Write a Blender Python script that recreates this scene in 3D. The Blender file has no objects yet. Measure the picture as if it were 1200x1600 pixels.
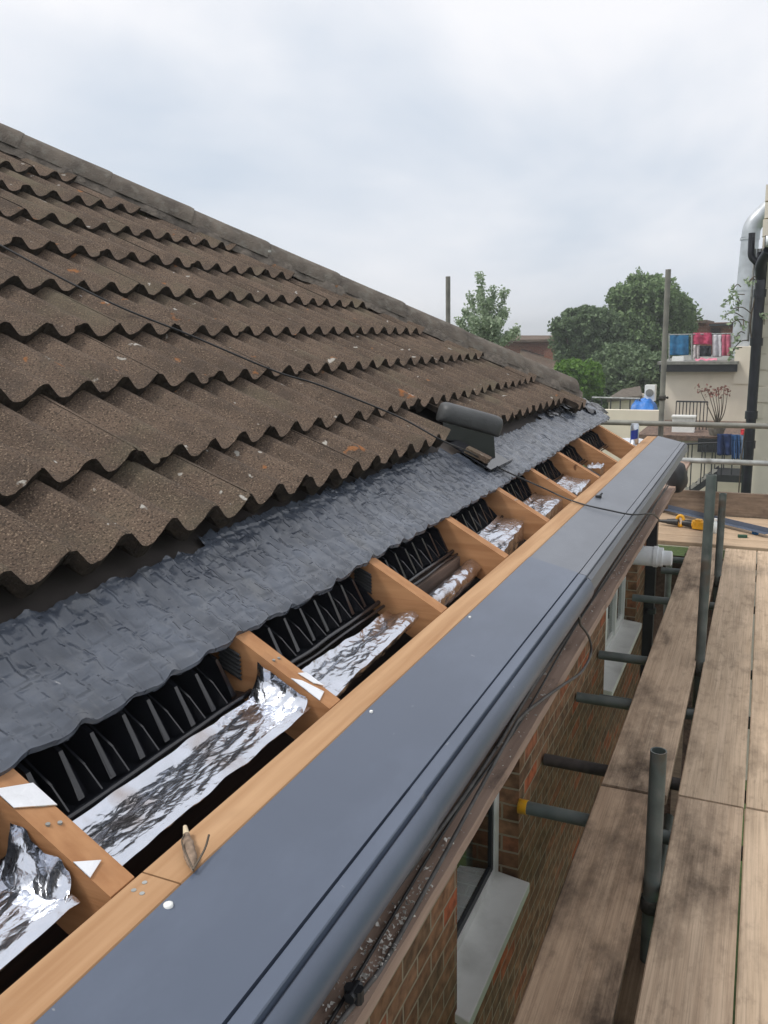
import bpy, math, random
import numpy as np
from math import sin, cos, tan, pi, radians
from mathutils import Vector, noise
random.seed(7)
rng = np.random.default_rng(7)
scene = bpy.context.scene

# ------------------------------------------------------------------ camera
YAW, PITCH, ROLL, FPX, ZC = .4242, .203, -.0179, 1310.3, 3.3
f_ = np.array([-sin(YAW)*cos(PITCH), cos(YAW)*cos(PITCH), -sin(PITCH)])
r0 = np.array([cos(YAW), sin(YAW), 0.]); u0 = np.cross(r0, f_)
r_ = r0*cos(ROLL)+u0*sin(ROLL); u_ = -r0*sin(ROLL)+u0*cos(ROLL)
cam_d = bpy.data.cameras.new('camera'); cam = bpy.data.objects.new('camera', cam_d)
scene.collection.objects.link(cam); scene.camera = cam
from mathutils import Matrix
cam.matrix_world = Matrix(((r_[0], u_[0], -f_[0], 0), (r_[1], u_[1], -f_[1], 0), (r_[2], u_[2], -f_[2], ZC), (0, 0, 0, 1)))
cam_d.sensor_fit = 'VERTICAL'; cam_d.sensor_height = 24; cam_d.lens = FPX/1600*24
cam_d.clip_start = .05; cam_d.clip_end = 2000
CC = np.array([0, 0, ZC])
def ray(px, py): return f_+r_*(px-600)/FPX-u_*(py-800)/FPX
def at(px, py, Y): d = ray(px, py); return CC+d*Y/d[1]
def atz(px, py, z): d = ray(px, py); return CC+d*(z-ZC)/d[2]
def atx(px, py, x): d = ray(px, py); return CC+d*x/d[0]

# ------------------------------------------------------------------ sky and sun
SUN_EL, SUN_AZ = radians(56), math.atan2(-.80, -.45)      # azimuth clockwise from +Y
w = bpy.data.worlds.new('World'); scene.world = w; w.use_nodes = True
nt = w.node_tree; N = nt.nodes; L = nt.links; bg = N['Background']
sky = N.new('ShaderNodeTexSky'); sky.sky_type = 'NISHITA'; sky.sun_disc = False
sky.sun_elevation = SUN_EL; sky.sun_rotation = SUN_AZ; sky.dust_density = 3; sky.altitude = 20
tc = N.new('ShaderNodeTexCoord')
mp = N.new('ShaderNodeMapping'); mp.inputs['Scale'].default_value = (1.0, 1.0, 1.9); mp.inputs['Rotation'].default_value = (.15, .1, .7)
n1 = N.new('ShaderNodeTexNoise'); n1.inputs['Scale'].default_value = 1.5; n1.inputs['Detail'].default_value = 5; n1.inputs['Roughness'].default_value = .5
n1.inputs['Distortion'].default_value = .4
cr = N.new('ShaderNodeValToRGB'); cr.color_ramp.elements[0].position = .36; cr.color_ramp.elements[1].position = .66
cr.color_ramp.elements[0].color = (.93, .93, .93, 1); cr.color_ramp.elements[1].color = (1, 1, 1, 1)
cc = N.new('ShaderNodeValToRGB')
cc.color_ramp.elements[0].position = .30; cc.color_ramp.elements[0].color = (.60, .69, .81, 1)
cc.color_ramp.elements[1].position = .56; cc.color_ramp.elements[1].color = (.96, .965, 1.0, 1)
sep = N.new('ShaderNodeSeparateXYZ'); hz = N.new('ShaderNodeMapRange'); hz.inputs['From Min'].default_value = 0.; hz.inputs['From Max'].default_value = .5
hz.inputs['To Min'].default_value = -.09; hz.inputs['To Max'].default_value = .10
addn = N.new('ShaderNodeMath'); addn.operation = 'ADD'; addn.use_clamp = True
sc = N.new('ShaderNodeVectorMath'); sc.operation = 'SCALE'; sc.inputs['Scale'].default_value = 10.0
mx = N.new('ShaderNodeMixRGB')
L.new(tc.outputs['Generated'], mp.inputs['Vector']); L.new(mp.outputs[0], n1.inputs['Vector'])
L.new(tc.outputs['Generated'], sep.inputs[0]); L.new(sep.outputs['Z'], hz.inputs['Value'])
L.new(n1.outputs['Fac'], addn.inputs[0]); L.new(hz.outputs[0], addn.inputs[1])
L.new(addn.outputs[0], cr.inputs[0]); L.new(addn.outputs[0], cc.inputs[0])
L.new(cc.outputs[0], sc.inputs[0]); L.new(sky.outputs[0], mx.inputs[1]); L.new(sc.outputs[0], mx.inputs[2]); L.new(cr.outputs[0], mx.inputs[0])
L.new(mx.outputs[0], bg.inputs['Color']); bg.inputs['Strength'].default_value = .104
sd = bpy.data.lights.new('sun', 'SUN'); sd.energy = 2.5; sd.angle = radians(13); sd.color = (1, .955, .89)
sun = bpy.data.objects.new('sun', sd); scene.collection.objects.link(sun)
sv = Vector((sin(SUN_AZ)*cos(SUN_EL), cos(SUN_AZ)*cos(SUN_EL), sin(SUN_EL)))
sun.rotation_euler = sv.to_track_quat('Z', 'Y').to_euler(); sun.location = (-6, -6, 12)
scene.view_settings.view_transform = 'Standard'; scene.view_settings.look = 'None'
scene.view_settings.exposure = 0.0; scene.view_settings.gamma = 1
scene.render.engine = 'CYCLES'
scene.render.resolution_x = 768; scene.render.resolution_y = 1024

# ------------------------------------------------------------------ materials
def nd(nt, t, **k):
    n = nt.nodes.new(t)
    for a, b in k.items(): setattr(n, a, b)
    return n
def ramp(nt, stops):
    c = nt.nodes.new('ShaderNodeValToRGB'); e = c.color_ramp.elements
    while len(e) < len(stops): e.new(.5)
    for i, (p, col) in enumerate(stops): e[i].position = p; e[i].color = (*col, 1) if len(col) == 3 else col
    return c
def mat(name, base, rough=.7, var=.15, nscale=8., bump=0., bscale=60., metal=0., spec=.5, stretch=(1, 1, 1), detail=4, base2=None, coat=0., bdist=.004):
    m = bpy.data.materials.new(name); m.use_nodes = True; nt = m.node_tree; b = nt.nodes['Principled BSDF']; L = nt.links
    b.inputs['Roughness'].default_value = rough; b.inputs['Metallic'].default_value = metal
    b.inputs['Specular IOR Level'].default_value = spec; b.inputs['Coat Weight'].default_value = coat
    tc = nd(nt, 'ShaderNodeTexCoord'); mp = nd(nt, 'ShaderNodeMapping'); mp.inputs['Scale'].default_value = stretch
    L.new(tc.outputs['Object'], mp.inputs[0])
    n = nd(nt, 'ShaderNodeTexNoise'); n.inputs['Scale'].default_value = nscale; n.inputs['Detail'].default_value = detail
    L.new(mp.outputs[0], n.inputs['Vector'])
    c0 = base2 if base2 else tuple(c*(1-var) for c in base); c1 = base if base2 else tuple(min(1, c*(1+var)) for c in base)
    c = ramp(nt, [(.33, c0), (.67, c1)]); L.new(n.outputs['Fac'], c.inputs[0]); L.new(c.outputs[0], b.inputs['Base Color'])
    if bump:
        n2 = nd(nt, 'ShaderNodeTexNoise'); n2.inputs['Scale'].default_value = bscale; n2.inputs['Detail'].default_value = 5
        L.new(mp.outputs[0], n2.inputs['Vector'])
        bp = nd(nt, 'ShaderNodeBump'); bp.inputs['Strength'].default_value = bump; bp.inputs['Distance'].default_value = bdist
        L.new(n2.outputs['Fac'], bp.inputs['Height']); L.new(bp.outputs[0], b.inputs['Normal'])
    m['ob'] = 1
    return m
def mixin(m, fac_stops, col, kind='noise', scale=5., stretch=(1, 1, 1), seed=0., detail=3, rand=1., rough=None):
    """lay a patchy second colour over a material's base colour"""
    nt = m.node_tree; L = nt.links; b = nt.nodes['Principled BSDF']
    src = b.inputs['Base Color'].links[0].from_socket
    tc = nd(nt, 'ShaderNodeTexCoord'); mp = nd(nt, 'ShaderNodeMapping'); mp.inputs['Scale'].default_value = stretch; mp.inputs['Location'].default_value = (seed, seed*.7, seed*1.3)
    L.new(tc.outputs['Object'], mp.inputs[0])
    if kind == 'noise':
        n = nd(nt, 'ShaderNodeTexNoise'); n.inputs['Detail'].default_value = detail; n.inputs['Roughness'].default_value = .68 if detail > 7 else .5; o = n.outputs['Fac']
    else:
        n = nd(nt, 'ShaderNodeTexVoronoi'); o = n.outputs['Distance']; n.inputs['Randomness'].default_value = rand
    n.inputs['Scale'].default_value = scale
    if kind == 'noise': L.new(mp.outputs[0], n.inputs['Vector'])
    else:
        wn = nd(nt, 'ShaderNodeTexNoise'); wn.inputs['Scale'].default_value = scale*3; wn.inputs['Detail'].default_value = 3
        L.new(mp.outputs[0], wn.inputs['Vector'])
        va = nd(nt, 'ShaderNodeVectorMath', operation='MULTIPLY_ADD'); va.inputs[1].default_value = (.35/scale*2,)*3
        L.new(wn.outputs['Color'], va.inputs[0]); L.new(mp.outputs[0], va.inputs[2]); L.new(va.outputs[0], n.inputs['Vector'])
    r = ramp(nt, fac_stops); L.new(o, r.inputs[0])
    mx = nd(nt, 'ShaderNodeMixRGB'); L.new(r.outputs[0], mx.inputs[0]); L.new(src, mx.inputs[1]); mx.inputs[2].default_value = (*col, 1)
    L.new(mx.outputs[0], b.inputs['Base Color'])
    return m
W0, W1 = (0, 0, 0), (1, 1, 1)
M = {}
# concrete tiles: warm brown-grey, sandy grain, lichen
t = mat('concrete_tile', (.150, .107, .079), .92, base2=(.088, .063, .047), nscale=5, bump=1., bscale=210, spec=.25, bdist=.007)
mixin(t, [(.54, W0), (.62, (.8, .8, .8))], (.035, .027, .021), scale=190, seed=31, detail=3)
mixin(t, [(.57, W0), (.68, (.75, .75, .75))], (.33, .25, .18), scale=230, detail=3)
mixin(t, [(.50, W0), (.75, (.55, .55, .55))], (.070, .055, .045), scale=14, seed=3, detail=6)
mixin(t, [(.55, W0), (.72, (.5, .5, .5))], (.15, .135, .09), scale=3.5, seed=13, detail=6)
mixin(t, [(.045, W1), (.07, W0)], (.46, .44, .40), kind='v', scale=4.6, seed=5)
mixin(t, [(.04, W1), (.05, W0)], (.42, .40, .37), kind='v', scale=7.5, seed=15)
mixin(t, [(.045, (.7, .7, .7)), (.085, W0)], (.36, .13, .035), kind='v', scale=3.1, seed=9)
mixin(t, [(.05, (.8, .8, .8)), (.10, W0)], (.34, .14, .05), kind='v', scale=7.1, seed=21)
mixin(t, [(.05, (.9, .9, .9)), (.09, W0)], (.42, .40, .36), kind='v', scale=9.3, seed=27)
M['tile'] = t
M['tile_edge'] = mat('weathered_shaded_tile_edge', (.060, .047, .038), .95, base2=(.028, .023, .020), nscale=40, bump=1, bscale=150, spec=.15, bdist=.008)  # near-black: shade of the front edges painted in, along with lichen and weathering
h = mat('hip_concrete', (.165, .140, .117), .92, base2=(.095, .081, .070), nscale=9, bump=.9, bscale=120, spec=.2, bdist=.006)
mixin(h, [(.5, W0), (.7, (.6, .6, .6))], (.20, .19, .165), scale=22, seed=2, detail=6)
mixin(h, [(.05, W1), (.085, W0)], (.42, .42, .38), kind='v', scale=3.5, seed=4)
mixin(h, [(.05, (.8, .8, .8)), (.09, W0)], (.36, .15, .04), kind='v', scale=1.9, seed=1)
M['hip'] = h
M['mortar'] = mat('mortar', (.165, .142, .12), .95, base2=(.085, .074, .065), nscale=20, bump=1, bscale=50, bdist=.01, spec=.2)
M['felt'] = mat('old_felt', (.048, .040, .036), .75, var=.35, nscale=6, bump=.4, bscale=40)
# glossy black membrane with embossing (mesh carries the creases)
s = mat('membrane', (.070, .082, .106), .24, var=.22, nscale=9, bump=.35, bscale=55, spec=.6, bdist=.003)
mixin(s, [(.55, W0), (.7, (.4, .4, .4))], (.12, .125, .13), scale=12, seed=7, detail=6)
M['sheet'] = s
def emboss(m):
    nt = m.node_tree; L = nt.links; b = nt.nodes['Principled BSDF']; old = b.inputs['Normal'].links[0].from_node
    tc = nd(nt, 'ShaderNodeTexCoord'); n = nd(nt, 'ShaderNodeTexNoise'); n.inputs['Scale'].default_value = 16; L.new(tc.outputs['UV'], n.inputs['Vector'])
    va = nd(nt, 'ShaderNodeVectorMath', operation='MULTIPLY_ADD'); va.inputs[1].default_value = (.012, .012, 0); L.new(n.outputs['Color'], va.inputs[0]); L.new(tc.outputs['UV'], va.inputs[2])
    br = nd(nt, 'ShaderNodeTexBrick'); L.new(va.outputs[0], br.inputs['Vector']); br.inputs['Scale'].default_value = 1
    br.inputs['Brick Width'].default_value = .050; br.inputs['Row Height'].default_value = .0345; br.inputs['Mortar Size'].default_value = .006; br.inputs['Mortar Smooth'].default_value = 1.
    br.inputs['Color1'].default_value = (.15, .15, .15, 1); br.inputs['Color2'].default_value = (1, 1, 1, 1); br.inputs['Mortar'].default_value = (0, 0, 0, 1)
    wv = nd(nt, 'ShaderNodeTexNoise'); wv.inputs['Scale'].default_value = 28; wv.inputs['Detail'].default_value = 6; L.new(tc.outputs['UV'], wv.inputs['Vector'])
    ad = nd(nt, 'ShaderNodeMath', operation='MULTIPLY_ADD'); ad.inputs[1].default_value = .9; L.new(wv.outputs['Fac'], ad.inputs[0]); L.new(br.outputs['Color'], ad.inputs[2])
    bp = nd(nt, 'ShaderNodeBump'); bp.inputs['Strength'].default_value = .8; bp.inputs['Distance'].default_value = .0036
    L.new(ad.outputs[0], bp.inputs['Height']); L.new(old.outputs[0], bp.inputs['Normal']); L.new(bp.outputs[0], b.inputs['Normal'])
emboss(s)
M['black'] = mat('black_plastic', (.012, .013, .017), .20, var=.2, nscale=12, spec=.7)
M['blackm'] = mat('black_plastic_matt', (.022, .023, .025), .5, var=.25, nscale=14, bump=.2)
M['vent'] = mat('vent_plastic', (.050, .053, .055), .55, var=.25, nscale=9, bump=.4, bscale=120)
def foil(name, rough, col):
    m = mat(name, col, rough, var=.06, nscale=14, metal=1., bump=.5, bscale=26, bdist=.006, detail=8)
    mixin(m, [(.55, W0), (.72, (.8, .8, .8))], (.34, .24, .17), scale=7, seed=2, detail=3)
    nt = m.node_tree; L = nt.links; b = nt.nodes['Principled BSDF']; old = b.inputs['Normal'].links[0].from_node
    tc = nd(nt, 'ShaderNodeTexCoord'); mp = nd(nt, 'ShaderNodeMapping'); mp.inputs['Scale'].default_value = (1, .55, 1); L.new(tc.outputs['Object'], mp.inputs[0])
    n = nd(nt, 'ShaderNodeTexNoise'); n.inputs['Scale'].default_value = 25; n.inputs['Detail'].default_value = 3; L.new(mp.outputs[0], n.inputs['Vector'])
    va = nd(nt, 'ShaderNodeVectorMath', operation='MULTIPLY_ADD'); va.inputs[1].default_value = (.03, .03, .03); L.new(n.outputs['Color'], va.inputs[0]); L.new(mp.outputs[0], va.inputs[2])
    prev = old
    for sc_, dist in ((34, .0035), (80, .0008)):
        vo_ = nd(nt, 'ShaderNodeTexVoronoi', feature='DISTANCE_TO_EDGE'); vo_.inputs['Scale'].default_value = sc_; L.new(va.outputs[0], vo_.inputs['Vector'])
        bp = nd(nt, 'ShaderNodeBump'); bp.inputs['Strength'].default_value = .6; bp.inputs['Distance'].default_value = dist*2.2
        L.new(vo_.outputs['Distance'], bp.inputs['Height']); L.new(prev.outputs[0], bp.inputs['Normal']); prev = bp
    L.new(prev.outputs[0], b.inputs['Normal'])
    return m
M['foil'] = foil('foil', .24, (.66, .69, .76)); M['foil2'] = foil('foil_bright', .38, (.90, .91, .93))
def wood(name, a, b, gax, rough=.75, spec=.3):
    st = [26, 26, 26]; st[gax] = 1.3
    m = mat(name, a, rough, base2=b, nscale=1.6, stretch=tuple(st), bump=.35, bscale=3.5, spec=spec, bdist=.003, detail=6)
    return m
wd = wood('new_timber_along', (.45, .280, .155), (.33, .185, .092), 1)
mixin(wd, [(.035, (.85, .85, .85)), (.075, W0)], (.13, .06, .03), kind='v', scale=5.2, seed=3)
mixin(wd, [(.56, W0), (.7, (.45, .45, .45))], (.36, .22, .12), scale=9, seed=6, detail=6); M['wood'] = wd
wd = wood('new_timber_slope', (.44, .232, .110), (.33, .158, .070), 0)
mixin(wd, [(.045, (.9, .9, .9)), (.09, W0)], (.12, .05, .02), kind='v', scale=5.5, seed=8)
mixin(wd, [(.55, W0), (.7, (.4, .4, .4))], (.28, .15, .08), scale=11, seed=16, detail=6); M['rafter'] = wd
M['oldwood'] = wood('old_timber', (.20, .135, .10), (.105, .07, .055), 1, .85)
mixin(M['oldwood'], [(.5, W0), (.66, (.7, .7, .7))], (.06, .045, .038), scale=9, seed=4, stretch=(1, .5, 1), detail=6)
M['ledge'] = wood('ledge_timber', (.40, .29, .23), (.27, .19, .15), 1, .85)
mixin(M['ledge'], [(.55, W0), (.72, (.8, .8, .8))], (.07, .05, .04), scale=12, seed=4, stretch=(1, .4, 1), detail=8)
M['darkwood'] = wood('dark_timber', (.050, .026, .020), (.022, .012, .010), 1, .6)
def pvc(name, c, r): 
    m = mat(name, c, r, var=.05, nscale=2.2, spec=.5, bump=.10, bscale=5)
    mixin(m, [(.46, W0), (.76, (.55, .55, .55))], tuple(x*1.4+.012 for x in c), scale=2.2, seed=5, detail=9, stretch=(2.2, .9, 1))
    mixin(m, [(.03, (.5, .5, .5)), (.05, W0)], (.30, .31, .32), kind='v', scale=13, seed=2)
    return m
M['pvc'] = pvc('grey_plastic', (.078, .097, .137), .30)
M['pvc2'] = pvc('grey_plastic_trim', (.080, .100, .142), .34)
M['pvcfar'] = pvc('grey_plastic_lighter', (.122, .134, .158), .38)  # lighter grey for the far lengths of trim
M['white'] = mat('white_plastic', (.78, .79, .77), .35, var=.06, nscale=6)
mixin(M['white'], [(.52, W0), (.72, (.4, .4, .4))], (.33, .33, .30), scale=6, seed=3, detail=6)
M['whitepipe'] = mat('white_pipe', (.74, .77, .79), .35, var=.05)
M['cream'] = mat('cream_render', (.68, .62, .51), .9, var=.07, nscale=1.2, bump=.3, bscale=20)
mixin(M['cream'], [(.52, W0), (.75, (.45, .45, .45))], (.36, .33, .27), scale=.9, stretch=(1, 1, .35), detail=7)
M['creamw'] = mat('cream_stone', (.72, .67, .56), .9, var=.1, nscale=2, bump=.5, bscale=12)
M['darkmetal'] = mat('dark_metal', (.018, .020, .024), .45, var=.3)
M['black_pipe'] = mat('black_pipe', (.014, .016, .022), .35, var=.3)
M['galv'] = mat('galvanised', (.33, .345, .34), .55, var=.25, nscale=9, metal=.35, bump=.25, bscale=40, base2=None)
mixin(M['galv'], [(.5, W0), (.7, (.6, .6, .6))], (.14, .135, .12), scale=14, seed=4, detail=6)
g = mat('green_galvanised', (.120, .145, .138), .5, base2=(.065, .080, .076), nscale=9, metal=.1, bump=.3, bscale=60)
mixin(g, [(.53, W0), (.72, (.7, .7, .7))], (.15, .155, .15), scale=16, seed=4, detail=7)
mixin(g, [(.6, W0), (.7, (.7, .7, .7))], (.09, .06, .04), scale=6, seed=14, detail=7); M['tube'] = g
M['tubegrey'] = mat('worn_tube', (.24, .24, .21), .55, base2=(.14, .14, .125), nscale=7, metal=.2, bump=.25, bscale=60)
M['rust'] = mat('coupler_steel', (.10, .095, .085), .6, base2=(.04, .036, .032), nscale=30, metal=.5, bump=.5)
M['duct'] = mat('spiral_duct', (.50, .53, .56), .42, var=.15, nscale=3, metal=.6, bump=.2, bscale=20)
M['yellow'] = mat('yellow_plastic', (.72, .36, .015), .4, var=.15, nscale=30)
M['cable'] = mat('cable_black', (.012, .012, .013), .45, var=.2)
M['cableg'] = mat('cable_grey', (.085, .080, .078), .6, var=.3, nscale=30)
M['crumb'] = mat('mortar_crumb', (.62, .60, .56), .9, var=.3, nscale=40)
def board(name, a, b, dirt, lo, seed, gax=1):
    m = wood(name, a, b, gax, .85, .2)
    st = (1, .45, 1) if gax == 1 else (.45, 1, 1); sg = (150, 2.2, 10) if gax == 1 else (2.2, 150, 10)
    mixin(m, [(.44, W0), (.68, (.6, .6, .6))], tuple(x*.5 for x in b), scale=1.3, seed=seed+2, stretch=sg, detail=8)
    mixin(m, [(lo, W0), (lo+.20, dirt)], (.055, .038, .027), scale=3.6, seed=seed, stretch=st, detail=12)
    mixin(m, [(.54, W0), (.74, (.5, .5, .5))], (.055, .040, .030), scale=17, seed=seed+9, stretch=(1.4, .6, 1) if gax == 1 else (.6, 1.4, 1), detail=12)
    mixin(m, [(.45, W0), (.8, (.45, .45, .45))], tuple(min(1, x*1.5) for x in a), scale=3, seed=seed+5, stretch=st, detail=9)
    mixin(m, [(.015, (.9, .9, .9)), (.035, W0)], (.05, .03, .02), kind='v', scale=3.2, seed=seed)
    return m
M['boardA'] = board('scaffold_board_dirty', (.45, .325, .225), (.33, .23, .155), (.97, .97, .97), .40, 1)
M['boardB'] = board('scaffold_board_worn', (.56, .425, .305), (.43, .315, .22), (.92, .92, .92), .46, 4)
M['boardC'] = board('scaffold_board_clean', (.56, .43, .31), (.44, .33, .23), (.8, .8, .8), .52, 7)
M['boardX'] = board('scaffold_board_cross', (.46, .345, .240), (.36, .26, .175), (.5, .5, .5), .58, 11, 0)
M['toe'] = board('toe_board_wood', (.30, .225, .165), (.20, .148, .11), (.6, .6, .6), .5, 15, 0)
# brick
def brick(name, cols, mort, sc=1.):
    m = bpy.data.materials.new(name); m.use_nodes = True; nt = m.node_tree; b = nt.nodes['Principled BSDF']; L = nt.links
    b.inputs['Roughness'].default_value = .92; b.inputs['Specular IOR Level'].default_value = .2
    uv = nd(nt, 'ShaderNodeTexCoord')
    wn = nd(nt, 'ShaderNodeTexNoise'); wn.inputs['Scale'].default_value = 14; L.new(uv.outputs['UV'], wn.inputs['Vector'])
    va = nd(nt, 'ShaderNodeVectorMath', operation='MULTIPLY_ADD'); va.inputs[1].default_value = (.006, .006, 0); L.new(wn.outputs['Color'], va.inputs[0]); L.new(uv.outputs['UV'], va.inputs[2])
    br = nd(nt, 'ShaderNodeTexBrick'); L.new(va.outputs[0], br.inputs['Vector'])
    br.inputs['Scale'].default_value = 1; br.inputs['Brick Width'].default_value = .225*sc; br.inputs['Row Height'].default_value = .075*sc
    br.inputs['Mortar Size'].default_value = .0052*sc; br.inputs['Mortar Smooth'].default_value = .15; br.inputs['Bias'].default_value = 0
    br.inputs['Color1'].default_value = (0, 0, 0, 1); br.inputs['Color2'].default_value = (1, 1, 1, 1); br.inputs['Mortar'].default_value = (.5, .5, .5, 1)
    r = ramp(nt, [(i/(len(cols)-1), c) for i, c in enumerate(cols)]); r.color_ramp.interpolation = 'LINEAR'; L.new(br.outputs['Color'], r.inputs[0])
    n = nd(nt, 'ShaderNodeTexNoise'); n.inputs['Scale'].default_value = 22; n.inputs['Detail'].default_value = 8; L.new(uv.outputs['UV'], n.inputs['Vector'])
    nr = ramp(nt, [(.35, (.5, .5, .5)), (.7, (1.25, 1.2, 1.15))]); L.new(n.outputs['Fac'], nr.inputs[0])
    mu = nd(nt, 'ShaderNodeMixRGB', blend_type='MULTIPLY'); mu.inputs[0].default_value = 1; L.new(r.outputs[0], mu.inputs[1]); L.new(nr.outputs[0], mu.inputs[2])
    mo = nd(nt, 'ShaderNodeMixRGB'); L.new(br.outputs['Fac'], mo.inputs[0]); L.new(mu.outputs[0], mo.inputs[1]); mo.inputs[2].default_value = (*mort, 1)
    L.new(mo.outputs[0], b.inputs['Base Color'])
    ma = nd(nt, 'ShaderNodeMath', operation='MULTIPLY_ADD'); ma.inputs[1].default_value = -1.; L.new(br.outputs['Fac'], ma.inputs[0])
    m2 = nd(nt, 'ShaderNodeMath', operation='MULTIPLY'); m2.inputs[1].default_value = .5; L.new(n.outputs['Fac'], m2.inputs[0]); L.new(m2.outputs[0], ma.inputs[2])
    bp = nd(nt, 'ShaderNodeBump'); bp.inputs['Strength'].default_value = 1; bp.inputs['Distance'].default_value = .009; L.new(ma.outputs[0], bp.inputs['Height']); L.new(bp.outputs[0], b.inputs['Normal'])
    return m
M['brick'] = brick('brown_brick', [(.14, .084, .052), (.22, .115, .062), (.17, .110, .066), (.28, .150, .085), (.20, .120, .070), (.40, .115, .052)], (.27, .225, .155), .88)
M['brickfar'] = brick('red_brick', [(.25, .10, .065), (.33, .14, .09), (.28, .11, .075)], (.32, .25, .19))
def glass():
    m = bpy.data.materials.new('window_glass'); m.use_nodes = True; b = m.node_tree.nodes['Principled BSDF']
    b.inputs['Transmission Weight'].default_value = 1; b.inputs['Roughness'].default_value = .02; b.inputs['Base Color'].default_value = (.8, .88, .85, 1); b.inputs['IOR'].default_value = 1.45
    return m
M['glass'] = glass()
M['clear'] = mat('clear_bottle', (.7, .76, .76), .12, var=.05, spec=.8)
def leafm(name, a, b, rough=.55):
    m = bpy.data.materials.new(name); m.use_nodes = True; nt = m.node_tree; p = nt.nodes['Principled BSDF']; L = nt.links
    g = nd(nt, 'ShaderNodeNewGeometry'); r = ramp(nt, [(0, a), (1, b)]); L.new(g.outputs['Random Per Island'], r.inputs[0]); L.new(r.outputs[0], p.inputs['Base Color'])
    p.inputs['Roughness'].default_value = rough; p.inputs['Specular IOR Level'].default_value = .3
    tr = nd(nt, 'ShaderNodeBsdfTranslucent'); L.new(r.outputs[0], tr.inputs[0]); ms = nd(nt, 'ShaderNodeMixShader'); ms.inputs[0].default_value = .3
    L.new(p.outputs[0], ms.inputs[1]); L.new(tr.outputs[0], ms.inputs[2]); L.new(ms.outputs[0], nt.nodes['Material Output'].inputs[0])
    return m
M['leaf_dark'] = leafm('leaf_dark', (.085, .135, .068), (.19, .26, .14))
M['leaf_mid'] = leafm('leaf_mid', (.105, .17, .075), (.23, .32, .15))
M['leaf_pale'] = leafm('leaf_pale', (.20, .28, .17), (.40, .48, .33))
M['leaf_bright'] = leafm('leaf_bright', (.075, .17, .025), (.17, .31, .05))
M['leaf_red'] = leafm('leaf_red', (.17, .08, .06), (.30, .15, .12))
M['bark'] = mat('bark', (.10, .08, .06), .9, var=.3, nscale=6)
gr = mat('grass_ground', (.085, .135, .035), .95, base2=(.045, .080, .020), nscale=14, bump=1, bscale=90, bdist=.02, detail=8); M['grass'] = gr
M['soil'] = mat('soil_path', (.06, .052, .042), .95, base2=(.03, .026, .022), nscale=9, bump=1, bscale=40, bdist=.02)
def cloth(name, c): return mat(name, c, .9, var=.2, nscale=9, bump=.3, bscale=12, spec=.2)

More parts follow.
